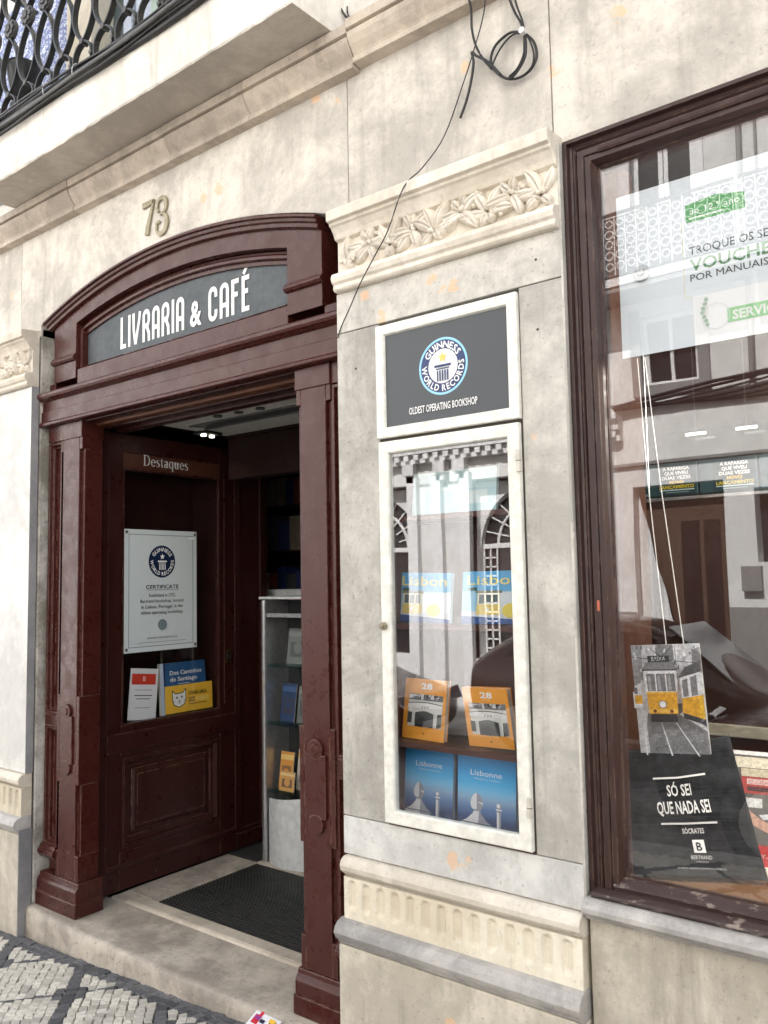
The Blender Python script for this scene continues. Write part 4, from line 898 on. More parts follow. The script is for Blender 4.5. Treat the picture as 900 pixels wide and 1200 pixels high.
# ------------------------------------------------------------------ books in the case
def cover28(a, w, h):
    og = c_(240, 164, 62); a.rect(0, 0, w, h, og); k = c_(60, 60, 58)
    a.text('28', w*.53, h*.835, h*.10, WHT, width=w*.27, bold=.035); a.rect(w*.44, h*.80, w*.62, h*.808, c_(250, 215, 150))
    x0, x1, z0, z1 = w*.12, w*.93, h*.21, h*.745
    a.rect(x0, z0, x1, z1, c_(226, 226, 222)); a.rect(x0, z1-h*.10, x1, z1, c_(120, 122, 124))
    rr = random.Random(9)
    for i in range(22):
        x = x0+(x1-x0-.012)*rr.random(); a.rect(x, z1-h*(.02+.07*rr.random()), x+.004+.01*rr.random(), z1-h*.015*rr.random(), rr.choice([c_(60, 62, 66), c_(190, 190, 190), c_(225, 225, 225)]))
    arcp = lambda zc, dz: [(x0+(x1-x0)*i/12, zc+dz*math.sin(math.pi*i/12)) for i in range(13)]
    a.poly(arcp(z1-h*.155, h*.03)+[(x1, z1-h*.165), (x0, z1-h*.165)], c_(70, 70, 70))
    a.poly(arcp(z1-h*.165, h*.026)+[(x1, z1-h*.23), (x0, z1-h*.23)], WHT)
    a.text('???', w*.53, z1-h*.235, h*.045, k, width=w*.17)
    a.poly([(w*.30, z0)]+[(w*.30+w*.44*i/8, z1-h*.31+h*.035*math.sin(math.pi*i/8)) for i in range(9)]+[(w*.74, z0)], c_(72, 76, 76)); a.poly([(w*.33, z0), (w*.33, z0+h*.1), (w*.5, z0+h*.16), (w*.7, z0+h*.08), (w*.7, z0)], c_(52, 54, 54))
    a.poly([(x0, z0+h*.05), (w*.22, z0+h*.05), (w*.23, z1-h*.31), (x0, z1-h*.30)], c_(84, 88, 86)); a.poly([(w*.82, z0), (x1, z0+h*.02), (x1, z1-h*.30), (w*.83, z1-h*.31)], c_(84, 88, 86))
    a.rect(w*.51, h*.09, w*.55, h*.12, c_(150, 110, 50))
def book(label, cover, loc, yaw, lean, roll, w, h, t, edge, mat='prt', group=None):
    p = thing('book', loc, label, 'book', group, (R(-lean), R(-roll), R(yaw)))
    obj('page_block', bx(-w/2+.001, w/2-.003, .0025, t-.0025, .003, h-.003), M['paper'], p, local=True)
    obj('cover_board', B().box(-w/2, w/2, 0, .0024, 0, h).box(-w/2, w/2, t-.0024, t, 0, h).box(-w/2, -w/2+.002, .0024, t-.0024, 0, h), plain('cover_cloth', edge, .45), p, .0007, local=True)
    a = Art(); cover(a, w, h); a.v = [(x-w/2, y-.0002, z) for x, y, z in a.v]; a.obj('cover_print', M[mat], p); return p
book('upright orange book with a white 28 on the third shelf of the case', cover28, (-1.605, .072, 1.0665), -1.5, 7.8, -.7, .172, .198, .022, hx(236, 156, 56), group='books in the glazed case')
book('leaning orange book with a white 28, beside the upright orange one', cover28, (-1.337, .068, 1.0705), -8.7, -6.5, 3.0, .182, .186, .022, hx(236, 156, 56), group='books in the glazed case')
def lisbonne(v):
    def f(a, w, h):
        st = [(0, c_(24, 52, 92)), (.14, c_(44, 82, 130)), (.26, c_(84, 126, 178)), (.40, c_(140, 178, 214)), (.50, c_(120, 196, 240)), (.62, c_(66, 180, 238)), (.80, c_(34, 160, 228)), (1, c_(40, 146, 212))]
        n = 44
        for i in range(n):
            t = (i+.5)/n
            for (t0, q0), (t1, q1) in zip(st, st[1:]):
                if t0 <= t <= t1: u = (t-t0)/(t1-t0); cc = tuple(q0[j]*(1-u)+q1[j]*u for j in range(3))
            s_ = 4e-4 if i else 0; a.rect(0, h*i/n-s_, w, h*(i+1)/n, cc); a.k -= 1
        a.k += 1
        a.text('Lisbonne', w*.50, h*.73, h*.085, (.75, .82, .88), width=w*.54); a.text('Matieres et couleurs', w*.52, h*.675, h*.026, (.6, .72, .82), width=w*.44)
        s1, s2, s3 = c_(226, 228, 232), c_(150, 156, 168), c_(84, 92, 108); cx = w*(.31 if v == 0 else .34)
        a.poly([(cx-w*.30, 0), (cx-w*.27, h*.05), (cx-w*.17, h*.10), (cx-w*.07, h*.19), (cx-w*.05, h*.24), (cx+w*.06, h*.24), (cx+w*.08, h*.19), (cx+w*.17, h*.10), (cx+w*.27, h*.05), (cx+w*.20, 0)], s1)
        a.poly([(cx+w*.02, 0), (cx+w*.04, h*.24), (cx+w*.06, h*.24), (cx+w*.08, h*.19), (cx+w*.17, h*.10), (cx+w*.27, h*.05), (cx+w*.20, 0)], s2); a.rect(cx-w*.29, h*.045, cx+w*.26, h*.06, s3)
        egg = [(cx+(w*.105*math.cos(t)*(1-.25*math.sin(t))), h*.355+h*.125*math.sin(t)) for t in [2*math.pi*i/24 for i in range(24)]]
        a.poly(egg, s1); a.poly([(x, z) for x, z in egg if x > cx-w*.01]+[(cx+w*.01, h*.36)], s2); a.rect(cx-w*.055, h*.225, cx+w*.06, h*.25, s2)
        px = w*(.70 if v == 0 else .72); a.rect(px-w*.035, 0, px+w*.035, h*.30, s1); a.rect(px+w*.005, 0, px+w*.035, h*.30, s2); a.rect(px-w*.05, h*.285, px+w*.05, h*.305, s1); a.circ(px, h*.345, w*.042, s2, 16); a.circ(px-w*.008, h*.35, w*.03, s1, 16); a.rect(px-w*.03, h*.265, px+w*.03, h*.28, s3)
    return f
book('blue city book with a stone finial, on the case floor nearest the knob side', lisbonne(0), (-1.601, .088, .8185), 0, 5, 0, .195, .213, .018, hx(40, 110, 170), 'prt', 'books in the glazed case')
book('blue city book with a stone finial, on the case floor nearest the hinges', lisbonne(1), (-1.366, .068, .8185), -3, 4, .6, .218, .216, .018, hx(40, 110, 170), 'prt', 'books in the glazed case')
def cyan_reflection(a, w, h):
    a.rect(0, 0, w, h, c_(176, 214, 222)); a.rect(0, h*.55, w, h, c_(196, 226, 230)); a.rect(w*.04, h*.04, w*.16, h*.96, c_(206, 232, 236)); a.rect(w*.5, h*.2, w*.9, h*.5, c_(214, 232, 234))
book('pale turquoise board standing in for a reflection on the top shelf of the case', cyan_reflection, (-1.472, .085, 1.8135), 0, 6, 0, .33, .148, .014, hx(150, 196, 206), group='books in the glazed case')  # pale board added in place of a poster's reflection
def lisbon(v):
    def f(a, w, h):
        a.rect(0, 0, w, h, c_(150, 205, 235)); a.rect(0, h*.62, w, h, c_(90, 176, 228)); a.rect(0, 0, w, h*.18, c_(40, 84, 150)); a.poly([(0, h*.15), (w, h*.08), (w, h*.2), (0, h*.24)], c_(215, 222, 228))
        a.rect(w*.45, h*.2, w, h*.60, c_(226, 236, 242))
        cx = w*(.28 if v == 0 else .42); yl = c_(238, 214, 120)
        a.rect(cx-w*.18, h*.17, cx+w*.2, h*.36, yl); a.rect(cx-w*.17, h*.36, cx+w*.19, h*.58, c_(235, 230, 205)); a.rect(cx-w*.2, h*.58, cx+w*.22, h*.63, c_(120, 130, 110))
        for i in range(3): a.rect(cx-w*.14+i*w*.11, h*.38, cx-w*.06+i*w*.11, h*.55, c_(90, 110, 110))
        a.circ(cx, h*.27, w*.03, c_(250, 250, 235), 14); a.circ(w*(.70 if v == 0 else .78), h*.25, w*.13, c_(240, 220, 80), 24, .75); a.rect(w*.1, h*.63, w*.24, h*.69, c_(40, 90, 70))
        a.text('Lisbon', w*.50, h*.74, h*.19, c_(238, 226, 130), width=w*.84, bold=.01)
    return f
book('pale blue tram book under the acrylic display, nearest the knob side', lisbon(0), (-1.606, .088, 1.4535), 0, 5.5, -1.6, .219, .168, .016, hx(140, 190, 220), group='books in the glazed case')
book('pale blue tram book on the upper shelf nearest the hinges', lisbon(1), (-1.335, .088, 1.4535), -1, 8, .3, .236, .170, .016, hx(140, 190, 220), group='books in the glazed case')

# ================================================================== SHOP WINDOW
sw = thing('shop_window', (-.4, .05, .71), 'large shop window in a dark brown moulded timber frame', 'window')
WX0, WX1, WZ0, WZ1 = -1.0065, 1.55, .664, 2.906
b = B().ring(WX0, WX1, WZ0, WZ1, [(0, .30), (0, .022), (.004, .018), (.014, .018), (.018, .034), (.024, .038), (.030, .034), (.036, .040), (.038, .052), (.042, .030), (.060, .030), (.0625, .033), (.0625, .038), (.066, .038), (.066, .031), (.082, .031), (.085, .056), (.090, .066), (.094, .066), (.097, .090), (.097, .102), (.012, .104)])
obj('window_frame', b, M['wood3'], sw, .001)
for z in (2.845,): obj('head_bead', B().extx([(.04, z-.008), (.024, z-.006), (.020, z+.002), (.024, z+.010), (.04, z+.012)], WX0+.11, WX1-.08), M['wood3'], sw, .001)
obj('sill_board', B().extx([(.031, .7125), (.000, .714), (-.004, .721), (.0, .728), (.033, .735)], WX0+.012, WX1-.01), M['woodsill'], sw, .002)
obj('sill_bead', B().extx([(.06, .738), (.034, .739), (.028, .744), (.030, .751), (.05, .762), (.066, .764)], WX0+.066, WX1-.06), M['woodsill'], sw, .001)
obj('shop_pane', bx(-.912, WX1-.094, .070, .076, .759, 2.814), M['glass'], sw)
chip_ = obj('red_tag', bx(-.955, -.947, .027, .0295, 1.500, 1.530), plain('faded_red_sticker', hx(196, 104, 80), .5), sw, .001)
# display box behind the glass
obj('display_floor', bx(-1.77, 1.6, .30, 1.55, .69, .715), M['floorw'], sw); obj('display_floor', bx(-.984, 1.45, .1045, .2995, .69, .7154), M['floorw'], sw)
obj('display_side', bx(-1.012, -.985, .105, .54, .716, 2.999), M['sidew'], sw)
obj('display_back', bx(-1.77, 1.6, 1.555, 1.6, .60, 3.0), M['innerdark'], sw)
obj('display_ceiling', bx(-1.77, 1.6, .105, 1.55, 3.0, 3.05), M['darkgrey'], sw)
obj('back_door', bx(-.75, -.35, 1.535, 1.554, .72, 1.9), M['innerdark'], sw)
obj('back_ledge', bx(-.98, 1.6, 1.10, 1.554, .716, 1.02), M['innerdark'], sw, .004); obj('kerb_reflection_strip', bx(-.98, 1.6, 1.085, 1.099, .985, 1.03), plain('olive_kerb_reflection', hx(150, 146, 128), .5), sw, .003)  # olive strip painted in for the kerb's reflected band
# poster hung behind the glass
def vposter(a, w, h):
    a.rect(0, 0, w, h, c_(222, 230, 236)); g = c_(84, 160, 92); k = c_(62, 74, 72)
    X = lambda x: x+.885; Zz = lambda z: z-2.238
    a.rect(X(-.674), .0, w, Zz(2.377), c_(240, 242, 243)); a.rect(X(-.697), Zz(2.377), X(-.6955), Zz(2.594), c_(226, 220, 168)); a.rect(X(-.697), Zz(2.3765), X(-.676), Zz(2.378), c_(226, 220, 168))
    a.poly([(X(-.684), Zz(2.594)), (X(-.525), Zz(2.594)), (X(-.525), Zz(2.640)), (X(-.60), Zz(2.655)), (X(-.684), Zz(2.647))], g)
    a.text('ao 12.º ano', X(-.605), Zz(2.616), .018, (.8, .9, .8), width=.135); a.rect(X(-.675), Zz(2.602), X(-.58), Zz(2.607), (.7, .85, .7))
    a.text('TROQUE OS SEUS', X(-.679), Zz(2.499), .024, k, 'l', .245, 0); a.text('VOUCHERS', X(-.679), Zz(2.452), .035, c_(70, 128, 80), 'l', .268, .02); a.text('POR MANUAIS', X(-.679), Zz(2.422), .021, c_(46, 56, 54), 'l', .205, 0)
    a.rect(X(-.585), Zz(2.285), X(-.36), Zz(2.325), c_(150, 208, 150)); a.text('SERVIÇO', X(-.572), Zz(2.292), .026, WHT, 'l', .14, .03)
    for i in range(7): a.circ(X(-.645+.006*math.cos(i)), Zz(2.29+.012*i), .006, c_(170, 196, 176), 8)
    a.ringl(X(-.615), Zz(2.31), .036, .002, c_(215, 220, 220)); a.circ(X(-.43), Zz(2.665), .012, c_(226, 140, 120))
p = panel('voucher_poster', .95, .492, .002, M['paper'], vposter, M['prt'], 'white voucher poster with green lettering hanging inside the window top', 'poster', (-.885+.475, .122, 2.238), (0, 0, 0))
sc_ = obj('suction_cup', B().disc((-.815, 2.479), .024, .108, .1195, 20).disc((-.815, 2.479), .010, .098, .108, 14), plain('clear_rubber', (.55, .58, .6), .2), None, .003); tag(sc_, 'round suction cup holding the poster to the glass', 'suction cup')
for x0, z0, x1 in ((-.848, 2.24, -.823), (-.826, 2.24, -.772)):
    o = obj('hanging_string', B().tube([(x0, .14, 2.236), (x0*.5+x1*.5, .150, 1.85), (x1, .205, 1.385)], .0014, 6), M['white'], None)
    tag(o, 'white cord from the poster to the tram picture, ' + ('nearer the frame' if x0 < -.84 else 'farther from the frame'), 'cord', 'cords in the window')
def tram(a, w, h):
    g = lambda v: (lambda q: c_(q, q, q+2))(min(250, v*1.12+8))
    X = lambda u: u*w; Zv = lambda v: v*h
    P = lambda pts, cc: a.poly([(X(u), Zv(v)) for u, v in pts], cc)
    a.rect(0, 0, w, h, g(214)); P([(0, .62), (.14, .66), (.16, 1), (0, 1)], g(150)); P([(.16, .82), (.40, .82), (.40, 1), (.16, 1)], g(188)); P([(.45, .80), (.62, .86), (.62, 1), (.36, 1), (.36, .92)], g(126)); P([(.62, .7), (1, .72), (1, 1), (.7, 1)], g(186)); P([(.86, .72), (1, .74), (1, .97), (.88, .95)], g(120))
    rr = random.Random(2)
    for i in range(40):
        u, v = rr.random()*.95, .64+.34*rr.random(); P([(u, v), (u+.02+.03*rr.random(), v), (u+.03, v+.02+.03*rr.random()), (u, v+.02)], g(rr.choice([84, 110, 150, 200, 235, 240])))
    P([(.06, .0), (.16, .36), (.30, .46), (.98, .46), (1, .0)], g(118)); P([(0, 0), (.14, 0), (.13, .28), (.05, .42), (0, .42)], g(188)); P([(.62, .36), (1, .20), (1, .24), (.66, .38)], g(220))
    for i in range(200):
        v = .36*rr.random()**.8; u = .12+.86*rr.random(); s_ = .010+.028*(.4-v); P([(u, v), (u+s_, v), (u+s_*.9, v+s_*.35), (u, v+s_*.3)], g(rr.choice([70, 86, 140, 156, 170])))
    for u0, u1 in ((.48, .37), (.86, .58), (.12, .12)): P([(u0-.012, 0), (u0+.012, 0), (u1+.004, .30), (u1-.004, .30)], g(222))
    def car(cx, z0, s, hi):
        q = lambda u, v: (cx+u*s, z0+v*s)
        P([q(-.21, -.06), q(.21, -.06), q(.2, .02), q(-.2, .02)], g(52))
        y1, y2 = c_(228, 168, 62), c_(240, 192, 92)
        P([q(-.225, .02), q(.225, .02), q(.235, .24), q(-.235, .24)], y1); P([q(-.225, .03), q(.225, .03), q(.228, .07), q(-.228, .07)], y2); P([q(-.235, .225), q(.235, .225), q(.235, .24), q(-.235, .24)], y2)
        P([q(-.245, .24), q(.245, .24), q(.25, .46), q(-.25, .46)], g(206))
        for u0, u1 in ((-.215, -.085), (-.065, .075), (.095, .225)): P([q(u0, .245), q(u1, .245), q(u1, .42), q(u0, .42)], g(104)); P([q(u0+.02, .25), q(u0+.07, .25), q(u0+.06, .40), q(u0+.02, .40)], g(142))
        P([q(-.28, .455), q(.28, .455), q(.22, .535), q(-.20, .535)], g(112)); P([q(-.28, .45), q(.28, .45), q(.27, .465), q(-.27, .465)], g(70)); P([q(-.17, .535), q(.17, .535), q(.17, .60), q(-.17, .60)], g(60)); a.text('BAIXA', X(cx), Zv(z0+.55*s), .012*hi, WHT, width=w*.22*s)
        a.circ(X(cx), Zv(z0+.115*s), .010*hi, g(236), 16); a.ringl(X(cx), Zv(z0+.115*s), .010*hi, .002, g(90))
        for u in (-.13, .13): a.circ(X(cx+u*s), Zv(z0+.05*s), .005*hi, c_(120, 70, 40), 10)
    P([(.0, .43), (.13, .43), (.13, .58), (.0, .58)], g(200)); P([(.02, .47), (.13, .47), (.13, .55), (.02, .55)], c_(228, 172, 60)); P([(.02, .56), (.07, .56), (.07, .62), (.02, .62)], g(90))
    P([(.70, .34), (1, .28), (1, .40), (.70, .40)], g(56)); P([(.69, .39), (1, .33), (1, .55), (.70, .52)], c_(226, 168, 62)); P([(.70, .52), (1, .55), (1, .78), (.70, .72)], g(196)); P([(.72, .53), (.80, .54), (.80, .70), (.72, .68)], g(110)); P([(.84, .54), (.93, .55), (.93, .73), (.84, .71)], g(110)); P([(.66, .70), (1, .76), (1, .86), (.78, .80)], g(80)); P([(.93, .34), (1, .33), (1, .55), (.93, .545)], c_(240, 190, 70))
    car(.42, .36, .92, 1)
    for u in (.40, .665): P([(u, .60 if u > .6 else .88), (u+.012, .60 if u > .6 else .88), (u+.008, 1), (u, 1)], g(110))
    for p_, q_ in (((.05, .90), (.95, .84)), ((.30, .99), (.46, .90)), ((.46, .90), (.62, .99))): a.line((X(p_[0]), Zv(p_[1])), (X(q_[0]), Zv(q_[1])), .0018, g(70))
panel('tram_picture', .192, .310, .006, M['paper'], tram, M['prtg'], 'grey street photo print of a yellow tram hanging on white cords', 'picture', (-.812, .208, 1.088), (R(2), R(-3.0), R(10)))
# tote bag draped on the display floor
tg = thing('tote_bag', (-.842, .250, .7165), 'black cotton tote bag with white lettering leaning in the window corner', 'bag', None, (R(-15), R(-4.5), R(27)))
TW, TH = .435, .378
def tz(u, v): # depth of the cloth surface
    return -.012*math.sin(math.pi*u)*(.4+math.sin(math.pi*v))-.006*math.sin(9*v+2*u)*(1-v)-.003*math.sin(23*v+5*u)-.010*max(0, .25-v)*math.sin(14*u)
def tp(u, v):
    wv = TW*(1+.08*(1-v)); zz = v*TH+.012*(1-v)*math.sin(4*u)+(.022*max(0, u-.6)*v*3-.01*v)
    return (-.5*wv+u*wv+.020*(1-v)*(u-.3), tz(u, v), zz)
b = B(); nu, nv = 30, 40; vs = [tp(i/nu, j/nv) for j in range(nv+1) for i in range(nu+1)]; N = len(vs)
vs += [(x, y+.022+.012*math.sin(math.pi*(k % (nu+1))/nu), z) for k, (x, y, z) in enumerate(vs)]
fs = [(j*(nu+1)+i, j*(nu+1)+i+1, (j+1)*(nu+1)+i+1, (j+1)*(nu+1)+i) for j in range(nv) for i in range(nu)]; fs += [tuple(q+N for q in f) for f in fs]
edge = [i for i in range(nu)]+[j*(nu+1)+nu for j in range(nv)]+[nv*(nu+1)+i for i in range(nu, 0, -1)]+[j*(nu+1) for j in range(nv, 0, -1)]
fs += [(edge[i], edge[(i+1) % len(edge)], edge[(i+1) % len(edge)]+N, edge[i]+N) for i in range(len(edge))]
obj('bag_cloth', b.add(vs, fs), M['cloth'], tg, smooth=True, local=True)
b = B(); b.tube([(.10, .012, TH-.01), (.115, .010, TH+.03), (.135, .012, TH+.038), (.152, .016, TH+.018), (.158, .018, TH-.03)], .011, 6); obj('handle', b, M['cloth'], tg, smooth=True, local=True)
a = Art(); X = TW/2+.052
a.text('SÓ SEI', X-.010, .232, .034, WHT, width=.066, bold=.02); a.text('QUE NADA SEI', X-.006, .180, .037, WHT, width=.142, bold=.02)

for i in range(24):
    for xa, xb, z in ((X-.076, X+.070, .283), (X-.072, X+.074, .148)): a.rect(xa+(xb-xa)*i/24, z, xa+(xb-xa)*(i+1)/24+.0005, z+.0055, WHT); a.k -= 1
a.text('SÓCRATES', X+.008, .122, .015, WHT, width=.056, bold=.01)
a.rect(X+.0, .068, X+.015, .104, WHT); a.rect(X+.015, .068, X+.030, .104, WHT); a.text('B', X+.015, .074, .024, BLK, width=.014, bold=.02); a.text('BERTRAND', X+.016, .050, .011, WHT, width=.052); a.text('LIVREIROS', X+.016, .040, .006, (.6, .6, .6), width=.03); a.text('SOMOS LIVROS, SOMOS LIVREIROS', X+.012, .022, .005, (.6, .6, .6), width=.12)
out = []
for x, y, z in a.v:
    u, v = x/TW, z/TH; uu = max(0, min(1, u)); q = tp(uu, v); out.append((q[0], q[1]-.0030+y, q[2]))
a.v = out; a.obj('bag_lettering', M['prtm'], tg)
def ler(a, w, h):
    a.rect(0, 0, w, h, c_(222, 222, 218)); a.rect(.012, .008, w-.01, h-.012, c_(92, 88, 84)); a.rect(.014, h-.05, w-.01, h-.018, c_(214, 206, 184)); a.rect(.03, h-.075, w-.01, h-.052, c_(196, 186, 160)); a.rect(.03, h-.125, w-.01, h-.076, c_(170, 62, 58)); a.rect(.045, h-.098, .115, h-.082, c_(216, 190, 184)); a.rect(.045, h-.118, w-.02, h-.104, c_(80, 46, 44)); a.text('EDUCACAO', .08, h-.096, .011, c_(170, 62, 58), width=.06)
    a.rect(.012, h-.165, .085, h-.138, c_(212, 212, 210)); a.poly([(.075, h-.185), (w-.01, h-.145), (w-.01, h-.165), (.085, h-.198)], c_(206, 208, 210))
    sk = c_(196, 152, 132); a.poly([(.014, h-.165), (.03, h-.158), (.075, h-.195), (.115, h-.215), (.11, h-.24), (.07, h-.222), (.03, h-.20)], sk); a.poly([(.10, h-.175), (.125, h-.165), (.14, h-.20), (w-.01, h-.21), (w-.01, h-.27), (.10, h-.26), (.115, h-.215)], c_(214, 200, 198)); a.circ(.115, h-.185, .012, sk, 14)
    a.rect(.012, .016, w-.010, .075, c_(188, 44, 40)); a.text('a ler...', .075, .040, .016, (.8, .7, .65), width=.05); a.rect(.012, .012, w-.01, .016, c_(226, 222, 216))
panel('photo_board', .30, .345, .012, M['paper'], ler, M['prtg'], 'white edged photo board of stacked books with a red band beside the tote bag', 'photo board', (-.585, .47, .716), (R(-17), R(3), R(22)))
lb = panel('open_magazine', .22, .16, .004, M['paper'], lambda a, w, h: (a.rect(0, 0, w, h, c_(224, 222, 214)), a.rect(.012, .012, w-.012, h-.02, c_(70, 66, 60))), M['prt'], 'white bordered leaflet lying in front of the photo board', 'leaflet', (-.50, .36, .7195), (R(-84), 0, R(18)))
# hanging acrylic shelf with promotional book boxes
hs_ = thing('hanging_shelf', (-.8, .9, 1.9), 'clear acrylic shelf hung inside the window holding dark book boxes', 'shelf')
obj('tray', B().box(-1.105, .6, .85, 1.02, 1.885, 1.893).box(-1.105, .6, .84, .846, 1.885, 1.935), M['acrylic'], hs_); obj('tray_lip', bx(-1.10, .6, .836, .858, 1.872, 1.884), M['alu'], hs_, .002)
obj('header_sheet', bx(-1.06, .6, .99, .994, 2.02, 2.16), M['acrylic'], hs_)
for z0 in (-1.085, .3): obj('wire', B().tube([(z0, .86, 1.88), (z0, .86, 2.99)], .0015, 5), M['alu'], hs_)
obj('clip', B().tube([(-1.125, .845, 1.897), (-1.085, .845, 1.897)], .006, 8), M['alu'], hs_)
def rap(a, w, h):
    a.rect(0, 0, w, h, c_(44, 62, 68)); a.rect(0, 0, w*.22, h, c_(58, 80, 86)); y = c_(240, 196, 60)
    for i, (t, wd, cc) in enumerate((('A RAPARIGA', .52, WHT), ('QUE VIVEU', .46, WHT), ('DUAS VEZES', .56, WHT), ('NOVO', .28, y), ('LANÇAMENTO', .68, y))): a.text(t, w*.62, h*(.80-.145*i), h*.105, cc, width=w*wd, bold=.03)
    a.rect(w*.28, h*.16, w*.96, h*.185, WHT); a.rect(w*.4, h*.09, w*.85, h*.11, c_(170, 176, 176))
for i in range(5):
    x = -1.018+i*.208
    q = thing('book_box', (x, .90, 1.8935), 'dark teal book box with white and yellow lettering, number %s along the hanging shelf' % ['first', 'second', 'third', 'fourth', 'fifth'][i], 'box', 'book boxes on the hanging shelf')
    q['label'] = '%s dark teal book box from the window frame on the hanging shelf' % ['first', 'second', 'third', 'fourth', 'fifth'][i]
    obj('carton', bx(-.10, .10, 0, .07, 0, .125), plain('teal_card', hx(58, 80, 86), .45), q, .001, local=True)
    a = Art(); rap(a, .19, .12); a.v = [(u-.095, v-.0003, z+.002) for u, v, z in a.v]; a.obj('carton_print', M['prt'], q)
for i, (x, y, z) in enumerate(((-.925, .93, 2.125), (-.745, .93, 2.125), (.55, .50, 2.6))):
    t_ = thing('shop_tube_and_fill_lamp', (x, y, z), ['short white lit tube lamp above the first book box in the window', 'short white lit tube lamp above the second book box in the window', 'added tube lamp out of view along the shop window, brightening the display'][i], 'lamp', 'tube lamps in the window')
    obj('tube', B().tube([(-.036, 0, 0), (.036, 0, 0)], .0045, 8), M['tubelamp'], t_, local=True); obj('rod', B().tube([(0, 0, .004), (0, 0, 2.999-z)], .0009, 6), M['darkgrey'], t_, local=True)
    if i == 2:  # last lamp is out of view, added to brighten the display
        ld = bpy.data.lights.new('display_fill_light', 'POINT'); ld.energy = 85; ld.color = (1, .93, .83); ld.shadow_soft_size = .15
        lo = bpy.data.objects.new('display_fill_light', ld); COL.objects.link(lo); lo.location = (x, y, z-.17)

# ================================================================== BALCONY OVER THE DOOR
bal = thing('balcony', (-3.0, 0, 3.6), 'limewashed stone balcony with black wrought iron railing above the doorway', 'balcony')
BX0, BX1, BYF, BZ0, BZ1 = -4.125, -1.872, -.245, 3.606, 3.835
rr = random.Random(11); pts = []; b = B(); n = 60; vs = []
for i in range(n+1):
    x = BX0+(BX1-BX0)*i/n; j = lambda s: (rr.random()-.5)*s
    vs += [(x, .05, BZ0+.014), (x, .0, BZ0+.012+j(.003)), (x, BYF+.006, BZ0+j(.004)), (x, BYF+j(.003), BZ0+.006+j(.004)), (x, BYF-.004+j(.003), BZ0+.10), (x, BYF-.008, BZ1-.01), (x, BYF, BZ1), (x, .05, BZ1)]
b.add(vs, [(i*8+j_, i*8+(j_+1) % 8, i*8+8+(j_+1) % 8, i*8+8+j_) for i in range(n) for j_ in range(8)]+[tuple(range(8)), tuple(range(n*8, n*8+8))])
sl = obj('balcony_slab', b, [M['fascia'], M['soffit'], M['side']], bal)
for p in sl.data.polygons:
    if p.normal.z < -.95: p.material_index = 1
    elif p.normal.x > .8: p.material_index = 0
PX = .1615; X0r = -3.499
def lens(x, za, zb, hw, depth=.026, th=.0042):
    b = B()
    for s_ in (-1, 1):
        pts = [(x+s_*hw*math.sin(math.pi*t)**.85*(1-.25*t), BYF+.02+.0*t, za+(zb-za)*t) for t in [i/14 for i in range(15)]]
        b.tube(pts, 0, 4, flat=(th, depth/2))
    return b
lens_a = lens(0, 4.036, 4.335, PX*.54).mesh('lens_bar', M['iron']); lens_b = lens(0, 4.425, 4.73, PX*.54).mesh('lens_bar', M['iron'])
ring_m = B().tube([(.070*math.cos(t), BYF+.02, 3.958+.076*math.sin(t)) for t in [2*math.pi*i/22 for i in range(22)]], 0, 4, True, flat=(.0042, .013)).mesh('ring_bar', M['iron'])
coll = B().disc((0, 4.036), .014, BYF+.003, BYF+.037, 10).mesh('collar', M['irong']); colb = B().disc((.070, 3.955), .010, BYF+.004, BYF+.036, 8).mesh('collar', M['irong'])
b = B().disc((0, 4.38), .050, BYF+.010, BYF+.030, 18)
for i in range(8): b.disc((.032*math.cos(i*math.pi/4), 4.38+.032*math.sin(i*math.pi/4)), .0125, BYF+.002, BYF+.0095, 9)
b.disc((0, 4.38), .016, BYF-.002, BYF+.0095, 12)
ros_m = b.mesh('rosette', M['irong'])
k0 = math.ceil((BX0+.08-X0r)/PX); k1 = math.floor((BX1-.08-X0r)/PX)
for k in range(k0, k1+1):
    for nm, me in (('lens_bar', lens_a), ('lens_bar', lens_b), ('ring_bar', ring_m), ('collar', coll), ('collar', colb), ('rosette', ros_m)):
        link(nm, me, bal, Vector((X0r+k*PX, 0, 0))-wpos(bal))
obj('bottom_rail', bx(BX0+.04, BX1-.04, BYF+.008, BYF+.034, 3.868, 3.880), M['iron'], bal); obj('hand_rail', bx(BX0+.03, BX1-.03, BYF-.002, BYF+.044, 4.732, 4.756), M['iron'], bal, .006)
for x in (BX0+.05, BX1-.05): obj('corner_post', bx(x-.012, x+.012, BYF+.006, BYF+.034, 3.835, 4.732), M['iron'], bal)
for x in (BX0+.05, BX1-.05): obj('end_rail', B().box(x-.008, x+.008, BYF+.034, .05, 4.735, 4.75).box(x-.008, x+.008, BYF+.034, .05, 3.87, 3.88), M['iron'], bal)
